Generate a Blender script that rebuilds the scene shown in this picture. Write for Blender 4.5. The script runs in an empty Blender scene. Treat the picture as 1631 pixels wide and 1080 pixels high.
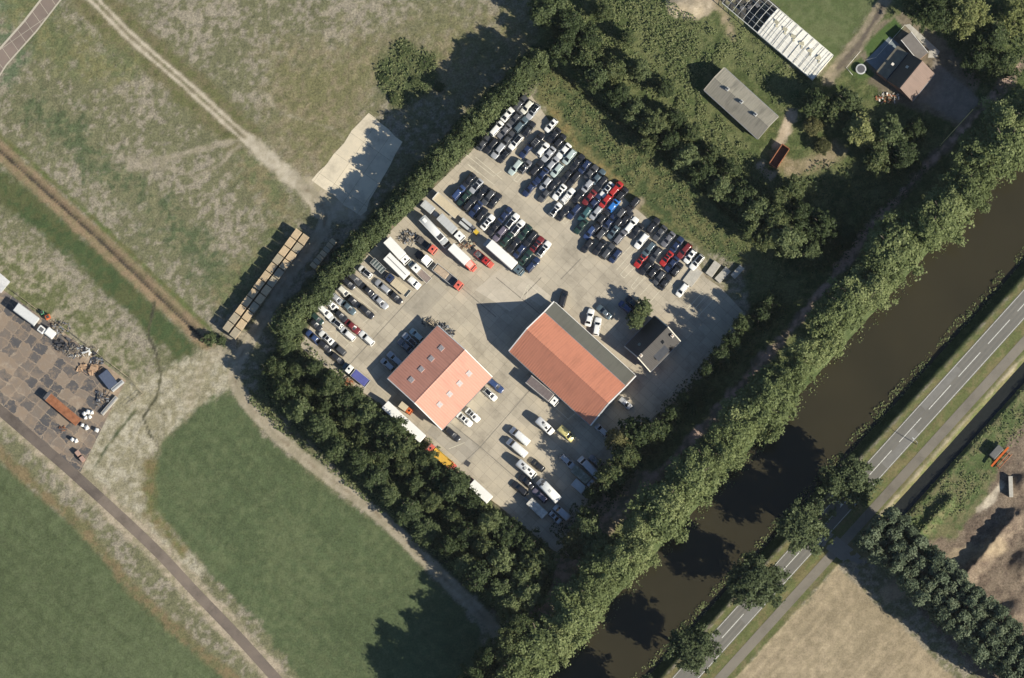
import bpy, bmesh, math, random
import numpy as np
from mathutils import Vector, Matrix

# ------------------------------------------------------------------ camera, sky, sun, exposure
SC = bpy.context.scene
COL = SC.collection
S = 0.16                        # metres per photograph pixel on the ground
CAM_H, CAM_S = 2000.0, 235.0    # a survey aircraft: height, distance south of the middle of the picture
cd = bpy.data.cameras.new('camera'); cam = bpy.data.objects.new('camera', cd); COL.objects.link(cam)
cam.location = (0, -CAM_S, CAM_H); cam.rotation_euler = (0, 0, 0)
cd.sensor_width = 36.0; cd.sensor_fit = 'HORIZONTAL'
FW = 1631 * S
cd.lens = 36.0 * CAM_H / FW
cd.shift_y = CAM_S / FW
cd.clip_start = 10; cd.clip_end = 6000
SC.camera = cam

SUN_EL = math.radians(32.3); SUN_ROT = math.atan2(0.862, -0.507)
sdir = Vector((math.cos(SUN_EL) * math.sin(SUN_ROT), math.cos(SUN_EL) * math.cos(SUN_ROT), math.sin(SUN_EL)))
W = bpy.data.worlds.new('World'); SC.world = W; W.use_nodes = True
nt = W.node_tree; bg = nt.nodes['Background']; sky = nt.nodes.new('ShaderNodeTexSky')
sky.sky_type = 'NISHITA'; sky.sun_disc = False; sky.sun_elevation = SUN_EL; sky.sun_rotation = SUN_ROT
sky.air_density = 1.0; sky.dust_density = 0.6; sky.ozone_density = 3.0
hs = nt.nodes.new('ShaderNodeHueSaturation'); hs.inputs['Saturation'].default_value = 1.08   # clear late-summer sky
nt.links.new(sky.outputs[0], hs.inputs['Color']); nt.links.new(hs.outputs[0], bg.inputs[0]); bg.inputs[1].default_value = 0.068
ld = bpy.data.lights.new('sun', 'SUN'); ld.energy = 5.0; ld.angle = math.radians(0.5); ld.color = (1.0, 0.925, 0.785)
lo = bpy.data.objects.new('sun', ld); COL.objects.link(lo); lo.location = (80, -60, 120)
lo.rotation_euler = (-sdir).to_track_quat('-Z', 'Y').to_euler()
SC.view_settings.view_transform = 'Standard'; SC.view_settings.look = 'None'
SC.view_settings.exposure = 0.58; SC.view_settings.gamma = 1.0

# ------------------------------------------------------------------ coordinates
def P(px, py, h=0.0):
    """point of the place that stands h metres high where the photograph has pixel px, py"""
    x, y = (px - 815.5) * S, (540 - py) * S
    k = 1 - h / CAM_H
    return Vector((x * k, -CAM_S + (y + CAM_S) * k, h))
def P2(px, py, h=0.0):
    p = P(px, py, h); return (p.x, p.y)
rnd = random.Random(7)

# ------------------------------------------------------------------ objects
CHILD = {}
def link(o, parent=None):
    COL.objects.link(o)
    if parent is not None:
        o.parent = parent; CHILD.setdefault(parent.name, []).append(o)
    return o
def tag(o, label, cat, group=None):
    o['label'] = label; o['category'] = cat
    if group: o['group'] = group
    return o
def empty(name, loc, rz=0.0, label=None, cat=None, group=None):
    o = bpy.data.objects.new(name, None); o.empty_display_size = 0.5
    o.location = loc; o.rotation_euler = (0, 0, rz); link(o)
    if label: tag(o, label, cat, group)
    return o
def obj(name, me, mat=None, parent=None, loc=None, rz=None):
    o = bpy.data.objects.new(name, me)
    if mat is not None:
        if len(me.materials) == 0: me.materials.append(mat)
        else: o_slot_mat(o, mat)
    if loc is not None: o.location = loc
    if rz is not None: o.rotation_euler = (0, 0, rz)
    return link(o, parent)
def o_slot_mat(o, mat):
    o.material_slots[0].link = 'OBJECT'; o.material_slots[0].material = mat
def structure(o): o['kind'] = 'structure'; return o
def stuff(o): o['kind'] = 'stuff'; return o

class MB:
    """collects pieces of one mesh"""
    def __init__(s): s.v = []; s.f = []; s.sm = []
    def add(s, vs, fs, smooth=False):
        b = len(s.v); s.v += [tuple(v) for v in vs]
        for f in fs: s.f.append([b + i for i in f]); s.sm.append(smooth)
        return s
    def box(s, c, d, rz=0.0, ch=0.0, tilt=None):
        x, y, z = d[0] / 2, d[1] / 2, d[2] / 2
        if ch <= 0:
            vs = [(-x,-y,-z),(x,-y,-z),(x,y,-z),(-x,y,-z),(-x,-y,z),(x,-y,z),(x,y,z),(-x,y,z)]
            fs = [(3,2,1,0),(4,5,6,7),(0,1,5,4),(1,2,6,5),(2,3,7,6),(3,0,4,7)]
        else:
            ch = min(ch, x*.9, y*.9, z*.9); vs = []
            for zz, k in ((-z, ch), (-z + ch, 0), (z - ch, 0), (z, ch)):
                vs += [(-x+k+ (ch if k==0 else 0),-y+k,zz),(x-k-(ch if k==0 else 0),-y+k,zz),(x-k,-y+k+(ch if k==0 else 0),zz),(x-k,y-k-(ch if k==0 else 0),zz),
                       (x-k-(ch if k==0 else 0),y-k,zz),(-x+k+(ch if k==0 else 0),y-k,zz),(-x+k,y-k-(ch if k==0 else 0),zz),(-x+k,-y+k+(ch if k==0 else 0),zz)]
            fs = [tuple(range(7, -1, -1)), tuple(range(24, 32))]
            for r in range(3):
                for i in range(8): fs.append((r*8+i, r*8+(i+1) % 8, r*8+8+(i+1) % 8, r*8+8+i))
        M = Matrix.Translation(Vector(c)) @ Matrix.Rotation(rz, 4, 'Z')
        if tilt: M = M @ Matrix.Rotation(tilt[0], 4, tilt[1])
        return s.add([M @ Vector(v) for v in vs], fs)
    def prism(s, poly, z0, z1):
        a = sum(poly[i][0]*poly[(i+1) % len(poly)][1]-poly[(i+1) % len(poly)][0]*poly[i][1] for i in range(len(poly)))
        if a < 0: poly = poly[::-1]
        n = len(poly)
        return s.add([(p[0], p[1], z0) for p in poly] + [(p[0], p[1], z1) for p in poly],
                     [tuple(range(n-1, -1, -1)), tuple(range(n, 2*n))] + [(i, (i+1) % n, n+(i+1) % n, n+i) for i in range(n)])
    def tube(s, p0, p1, r0, r1=None, n=8, cap=True):
        r1 = r0 if r1 is None else r1
        p0, p1 = Vector(p0), Vector(p1); d = (p1-p0).normalized()
        a = d.orthogonal().normalized(); b = d.cross(a)
        vs = [p0 + (a*math.cos(t)+b*math.sin(t))*r0 for t in [2*math.pi*i/n for i in range(n)]]
        vs += [p1 + (a*math.cos(t)+b*math.sin(t))*r1 for t in [2*math.pi*i/n for i in range(n)]]
        s.add(vs, [(i, (i+1) % n, n+(i+1) % n, n+i) for i in range(n)], True)
        if cap: s.add(vs[:n], [tuple(range(n-1, -1, -1))]); s.add(vs[n:], [tuple(range(n))])
        return s
    def loft(s, rings, smooth=True, caps=True):
        n = len(rings[0]); vs = [v for r in rings for v in r]; fs = []
        for r in range(len(rings)-1):
            for i in range(n): fs.append((r*n+i, r*n+(i+1) % n, r*n+n+(i+1) % n, r*n+n+i))
        s.add(vs, fs, smooth)
        if caps: s.add(rings[0], [tuple(range(n-1, -1, -1))]); s.add(rings[-1], [tuple(range(n))])
        return s
    def mesh(s, name):
        me = bpy.data.meshes.new(name); me.from_pydata(s.v, [], s.f)
        me.polygons.foreach_set('use_smooth', s.sm)
        bm = bmesh.new(); bm.from_mesh(me); bmesh.ops.remove_doubles(bm, verts=bm.verts, dist=1e-5)
        bmesh.ops.recalc_face_normals(bm, faces=bm.faces); bm.to_mesh(me); bm.free()
        return me
    def build(s, name, mat, parent=None, loc=None, rz=None):
        return obj(name, s.mesh(name), mat, parent, loc, rz)

def fast_mesh(name, V, F, col=None, tuft=None, smooth=False):
    me = bpy.data.meshes.new(name)
    V = np.asarray(V, np.float32); F = np.asarray(F, np.int32)
    me.vertices.add(len(V)); me.vertices.foreach_set('co', V.ravel())
    k = F.shape[1]
    me.loops.add(F.size); me.loops.foreach_set('vertex_index', F.ravel())
    me.polygons.add(len(F)); me.polygons.foreach_set('loop_start', np.arange(0, F.size, k, dtype=np.int32))
    me.polygons.foreach_set('use_smooth', np.full(len(F), smooth))
    if col is not None:
        a = me.attributes.new('col', 'FLOAT_COLOR', 'POINT')
        a.data.foreach_set('color', np.concatenate([col, np.ones((len(col), 1))], 1).astype(np.float32).ravel())
    if tuft is not None:
        a = me.attributes.new('tuft', 'FLOAT', 'POINT'); a.data.foreach_set('value', np.asarray(tuft, np.float32))
    me.update(); me.validate(); return me

# ------------------------------------------------------------------ materials
def nodes(m):
    m.use_nodes = True; t = m.node_tree; return t, t.nodes, t.links, t.nodes['Principled BSDF']
def ramp(N, pts):
    r = N.new('ShaderNodeValToRGB'); e = r.color_ramp.elements
    e[0].position, e[0].color = pts[0][0], (*pts[0][1], 1); e[1].position, e[1].color = pts[-1][0], (*pts[-1][1], 1)
    for p, c in pts[1:-1]: q = e.new(p); q.color = (*c, 1)
    return r
def mul(c, k): return tuple(min(1, x*k) for x in c)
MATS = {}
def M(name, c=None, rough=.7, var=.18, scale=1.5, metal=0, coat=0, bump=0, spec=.4, c2=None):
    """plain surface with procedural wear: two noise scales move the colour a little"""
    if name in MATS: return MATS[name]
    m = bpy.data.materials.new(name); t, N, L, b = nodes(m)
    tc = N.new('ShaderNodeTexCoord'); n1 = N.new('ShaderNodeTexNoise'); n1.inputs['Scale'].default_value = scale; n1.inputs['Detail'].default_value = 7; n1.inputs['Roughness'].default_value = .68
    L.new(tc.outputs['Object'], n1.inputs['Vector'])
    r = ramp(N, [(.28, mul(c, 1-var)), (.5, c), (.72, c2 if c2 else mul(c, 1+var))]); L.new(n1.outputs['Fac'], r.inputs['Fac'])
    L.new(r.outputs['Color'], b.inputs['Base Color'])
    b.inputs['Roughness'].default_value = rough; b.inputs['Metallic'].default_value = metal
    b.inputs['Coat Weight'].default_value = coat; b.inputs['Coat Roughness'].default_value = .13; b.inputs['Specular IOR Level'].default_value = spec
    if bump:
        bp = N.new('ShaderNodeBump'); bp.inputs['Strength'].default_value = bump; bp.inputs['Distance'].default_value = .05
        L.new(n1.outputs['Fac'], bp.inputs['Height']); L.new(bp.outputs['Normal'], b.inputs['Normal'])
    MATS[name] = m; return m
def ribbed(name, c, axis='X', pitch=.25, c2=None, rough=.55, depth=.5, patch=.35):
    """profiled sheeting: ribs run across the given local axis; slow fading and streaks along the ribs"""
    if name in MATS: return MATS[name]
    m = bpy.data.materials.new(name); t, N, L, b = nodes(m)
    tc = N.new('ShaderNodeTexCoord'); sp = N.new('ShaderNodeSeparateXYZ'); L.new(tc.outputs['Object'], sp.inputs[0])
    mt = N.new('ShaderNodeMath'); mt.operation = 'MULTIPLY'; mt.inputs[1].default_value = 2*math.pi/pitch; L.new(sp.outputs[axis], mt.inputs[0])
    sn = N.new('ShaderNodeMath'); sn.operation = 'SINE'; L.new(mt.outputs[0], sn.inputs[0])
    mp = N.new('ShaderNodeMapping'); mp.inputs['Scale'].default_value = (.9, .12, .12) if axis == 'X' else (.12, .9, .12); L.new(tc.outputs['Object'], mp.inputs['Vector'])
    n1 = N.new('ShaderNodeTexNoise'); n1.inputs['Scale'].default_value = 1.6; n1.inputs['Detail'].default_value = 6; L.new(mp.outputs[0], n1.inputs['Vector'])
    n2 = N.new('ShaderNodeTexNoise'); n2.inputs['Scale'].default_value = .22; n2.inputs['Detail'].default_value = 8; L.new(tc.outputs['Object'], n2.inputs['Vector'])
    ad = N.new('ShaderNodeMath'); ad.operation = 'ADD'; L.new(n1.outputs['Fac'], ad.inputs[0]); L.new(n2.outputs['Fac'], ad.inputs[1])
    r = ramp(N, [(.70, mul(c, 1-patch)), (1.0, c), (1.25, c2 if c2 else mul(c, 1+patch*.6))]); 
    hv = N.new('ShaderNodeMath'); hv.operation = 'MULTIPLY'; hv.inputs[1].default_value = 1.0; L.new(ad.outputs[0], hv.inputs[0]); L.new(hv.outputs[0], r.inputs['Fac'])
    r.color_ramp.elements[0].position = .38; r.color_ramp.elements[1].position = .75 if len(r.color_ramp.elements) > 2 else .5
    r.color_ramp.elements[-1].position = 1.0
    hv.inputs[1].default_value = .72
    L.new(r.outputs['Color'], b.inputs['Base Color']); b.inputs['Roughness'].default_value = rough
    bp = N.new('ShaderNodeBump'); bp.inputs['Strength'].default_value = depth; bp.inputs['Distance'].default_value = .03
    L.new(sn.outputs[0], bp.inputs['Height']); L.new(bp.outputs['Normal'], b.inputs['Normal'])
    MATS[name] = m; return m
def leafmat(name, c, c2, trans=.35):
    if name in MATS: return MATS[name]
    m = bpy.data.materials.new(name); t, N, L, b = nodes(m)
    tc = N.new('ShaderNodeTexCoord'); n1 = N.new('ShaderNodeTexNoise'); n1.inputs['Scale'].default_value = .55; n1.inputs['Detail'].default_value = 5
    L.new(tc.outputs['Object'], n1.inputs['Vector'])
    oi = N.new('ShaderNodeObjectInfo'); ge = N.new('ShaderNodeNewGeometry')
    a = N.new('ShaderNodeMath'); a.operation = 'MULTIPLY_ADD'; a.inputs[1].default_value = .45; L.new(oi.outputs['Random'], a.inputs[0]); 
    a2 = N.new('ShaderNodeMath'); a2.operation = 'MULTIPLY_ADD'; a2.inputs[1].default_value = .35; a2.inputs[2].default_value = -.38; L.new(ge.outputs['Random Per Island'], a2.inputs[0]); L.new(a2.outputs[0], a.inputs[2])
    s = N.new('ShaderNodeMath'); s.operation = 'ADD'; L.new(n1.outputs['Fac'], s.inputs[0]); L.new(a.outputs[0], s.inputs[1])
    c, c2 = mul(c, 1.32), mul(c2, 1.32)
    r = ramp(N, [(.25, mul(c, .75)), (.5, c), (.8, c2)]); L.new(s.outputs[0], r.inputs['Fac'])
    L.new(r.outputs['Color'], b.inputs['Base Color']); b.inputs['Roughness'].default_value = .6; b.inputs['Specular IOR Level'].default_value = .25
    tr = N.new('ShaderNodeBsdfTranslucent'); L.new(r.outputs['Color'], tr.inputs['Color'])
    mx = N.new('ShaderNodeMixShader'); mx.inputs[0].default_value = trans
    L.new(b.outputs[0], mx.inputs[1]); L.new(tr.outputs[0], mx.inputs[2]); L.new(mx.outputs[0], N['Material Output'].inputs['Surface'])
    MATS[name] = m; return m
def paint(name, c, metal=0.0, rough=.38):
    return M('paint_' + name, c, rough=rough, var=.06, scale=.8, metal=metal, coat=1.0)
PAINT = {'white': paint('white', (.78,.78,.74)), 'cream': paint('cream', (.66,.64,.55)), 'silver': paint('silver', (.42,.43,.44), .25), 'grey': paint('grey', (.17,.17,.18), .25),
         'dark grey': paint('dark grey', (.075,.078,.082), .2), 'black': paint('black', (.02,.021,.024)), 'navy': paint('navy', (.018,.03,.075)),
         'blue': paint('blue', (.035,.062,.155)), 'bright blue': paint('bright blue', (.03,.17,.50)), 'red': paint('red', (.38,.025,.02)), 'dark red': paint('dark red', (.16,.02,.02)),
         'teal': paint('teal', (.05,.12,.125), .2), 'pale green': paint('pale green', (.45,.53,.50), .1), 'dark green': paint('dark green', (.018,.042,.032)),
         'slate': paint('slate', (.10,.14,.16), .25), 'orange': paint('orange', (.55,.12,.02)), 'yellow': paint('yellow', (.62,.42,.04)), 'pale red': paint('pale red', (.60,.13,.09)),
         'pale yellow': paint('pale yellow', (.62,.55,.22)), 'purple grey': paint('purple grey', (.16,.14,.18), .2)}
GLASS = M('vehicle_glass', (.012,.014,.018), rough=.06, var=.2, spec=.6)
TYRE = M('rubber', (.018,.018,.018), rough=.85)
STEEL = M('steel', (.30,.31,.32), rough=.5, metal=.4)
DARKSTEEL = M('dark_steel', (.05,.05,.055), rough=.6)
RUST = M('rust', (.28,.115,.055), rough=.9, var=.35, scale=.9, c2=(.36,.16,.08), bump=.2)
WOOD = M('weathered_wood', (.33,.27,.19), rough=.9, var=.3, scale=2)
WHITE = M('white_sheet', (.76,.755,.71), rough=.55, var=.05, scale=.5)
GREYSHEET = M('grey_sheet', (.46,.47,.46), rough=.6, var=.1, scale=.5)
BRICK = M('brick_wall', (.30,.17,.12), rough=.9, var=.2, scale=4)
BARK = M('bark', (.12,.10,.075), rough=.95, var=.3, scale=5)
CONC = M('concrete_block_surface', (.40,.38,.33), rough=.9, var=.2, scale=1.2, bump=.2)
BLACKTILE = ribbed('black_roof_tiles', (.022,.023,.026), 'X', .3, rough=.5, depth=.6)
# ------------------------------------------------------------------ the lie of the land
RNG = np.random.default_rng(11)
_T = {}
def vnoise(x, y, sc, seed):
    if seed not in _T: _T[seed] = np.random.default_rng(seed).random((256, 256))
    T = _T[seed]; u, v = x / sc + 1000.37, y / sc + 1000.71
    i, j = np.floor(u).astype(int), np.floor(v).astype(int); fx, fy = u - i, v - j
    fx = fx*fx*(3-2*fx); fy = fy*fy*(3-2*fy)
    g = lambda a, b: T[a & 255, b & 255]
    return (g(i, j)*(1-fx)+g(i+1, j)*fx)*(1-fy) + (g(i, j+1)*(1-fx)+g(i+1, j+1)*fx)*fy
def fbm(x, y, sc, seed, o=4):
    a, t, s = 1, 0, 0
    for k in range(o): t = t + a*vnoise(x, y, sc/2**k, seed*7+k); s += a; a *= .55
    return t / s
def sstep(a, b, x): t = np.clip((x-a)/(b-a), 0, 1); return t*t*(3-2*t)
def seg_d(x, y, pts):
    d = np.full(x.shape, 1e9)
    for (ax, ay), (bx, by) in zip(pts[:-1], pts[1:]):
        dx, dy = bx-ax, by-ay; L2 = dx*dx+dy*dy + 1e-9
        t = np.clip(((x-ax)*dx+(y-ay)*dy)/L2, 0, 1)
        d = np.minimum(d, np.hypot(x-ax-t*dx, y-ay-t*dy))
    return d
def poly_d(x, y, pts):
    ins = np.zeros(x.shape, bool); n = len(pts)
    for k in range(n):
        (ax, ay), (bx, by) = pts[k], pts[(k+1) % n]
        c = (ay > y) != (by > y)
        with np.errstate(divide='ignore', invalid='ignore'): xi = (bx-ax)*(y-ay)/(by-ay+1e-12)+ax
        ins ^= c & (x < xi)
    d = seg_d(x, y, list(pts)+[pts[0]])
    return np.where(ins, -d, d)
def smooth_line(pts, k=6):
    out = []
    for i in range(len(pts)-1):
        p0 = np.array(pts[max(i-1, 0)], float); p1 = np.array(pts[i], float); p2 = np.array(pts[i+1], float); p3 = np.array(pts[min(i+2, len(pts)-1)], float)
        for t in np.linspace(0, 1, k, endpoint=False):
            out.append(tuple(.5*((2*p1)+(p2-p0)*t+(2*p0-5*p1+4*p2-p3)*t*t+(3*p1-p0-3*p2+p3)*t**3)))
    out.append(tuple(pts[-1])); return out
def offset_line(pts, d):
    out = []
    for i, p in enumerate(pts):
        a = np.array(pts[max(i-1, 0)], float); b = np.array(pts[min(i+1, len(pts)-1)], float); t = (b-a)/(np.linalg.norm(b-a)+1e-9)
        out.append((p[0]-t[1]*d, p[1]+t[0]*d))
    return out
def NT(n, t):
    """photo pixel of a point n across and t along the canal and main road"""
    n = n + 1533.4; return (.7415*n + .671*t, .671*n - .7415*t)

YARD = [(478,552),(505,498),(560,432),(622,368),(690,300),(755,236),(800,196),(846,152),(866,180),(905,240),(960,285),(1010,330),(1060,372),(1108,412),(1124,442),(1150,460),(1187,500),(1155,560),(1095,625),(1045,660),(1000,705),(962,750),(935,800),(905,850),(897,884),(880,876),(790,802),(740,762),(680,700),(610,647),(560,612),(512,580)]
PAD = [(587,180),(600,190),(607,197),(618,205),(630,218),(641,226),(630,245),(622,262),(606,290),(598,303),(588,320),(584,336),(574,344),(560,334),(548,327),(530,309),(515,301),(496,287),(506,275),(520,262),(531,246),(548,228),(560,208),(572,196)]
WORKS = [(-160,350),(8,464),(104,531),(201,606),(186,634),(128,752),(-40,630),(-160,540)]
TRACK1 = smooth_line([(120,-25),(150,0),(210,60),(300,138),(385,215),(440,262),(480,300),(505,330)])
TRACK2 = smooth_line([(480,296),(515,330),(512,368),(460,440),(400,540),(374,585),(384,628),(440,692),(520,758),(610,826),(690,905),(760,972),(830,1052),(880,1110)])
LANE = smooth_line([(-120,560),(-20,637),(60,705),(120,757),(240,868),(310,942),(380,1015),(450,1092),(520,1165)])
SLABROAD = [(-60,190),(0,96),(48,42),(96,-20)]
PATH = smooth_line([(790,1140),(858,1020),(895,915),(945,868),(1000,800),(1060,745),(1290,487),(1387,362),(1480,262),(1600,132),(1680,40)])
DITCH = smooth_line([(-180,92),(0,241),(150,375),(250,470),(330,546)])
HEDGE = [(455,520),(530,440),(590,375),(650,310),(710,245),(770,185),(830,125),(858,95)]
MEADOW_A = [(-300,470),(0,733),(70,795),(130,845),(200,925),(300,1020),(390,1085),(500,1250),(-300,1250)]
MEADOW_B = [(366,622),(420,692),(520,775),(610,840),(690,920),(740,975),(770,1000),(760,1060),(740,1150),(560,1150),(480,1085),(420,1000),(330,905),(238,808),(232,760),(262,700),(320,648)]
STUBBLE = [NT(62,225),NT(62,-500),NT(400,-500),NT(420,215),NT(240,222)]
SOIL = [NT(100,290),NT(100,330),NT(120,420),NT(118,560),NT(150,900),NT(500,900),NT(500,250),NT(330,248),NT(180,268)]
NE = [(850,95),(862,20),(850,-80),(1120,-80),(1140,-10),(1215,60),(1290,130),(1330,100),(1350,60),(1400,-5),(1420,-90),(1760,-90),(1760,40),NT(-175,400),NT(-175,-400),(840,1010),(870,960),(897,884),(1192,490),(1190,425)]

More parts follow.
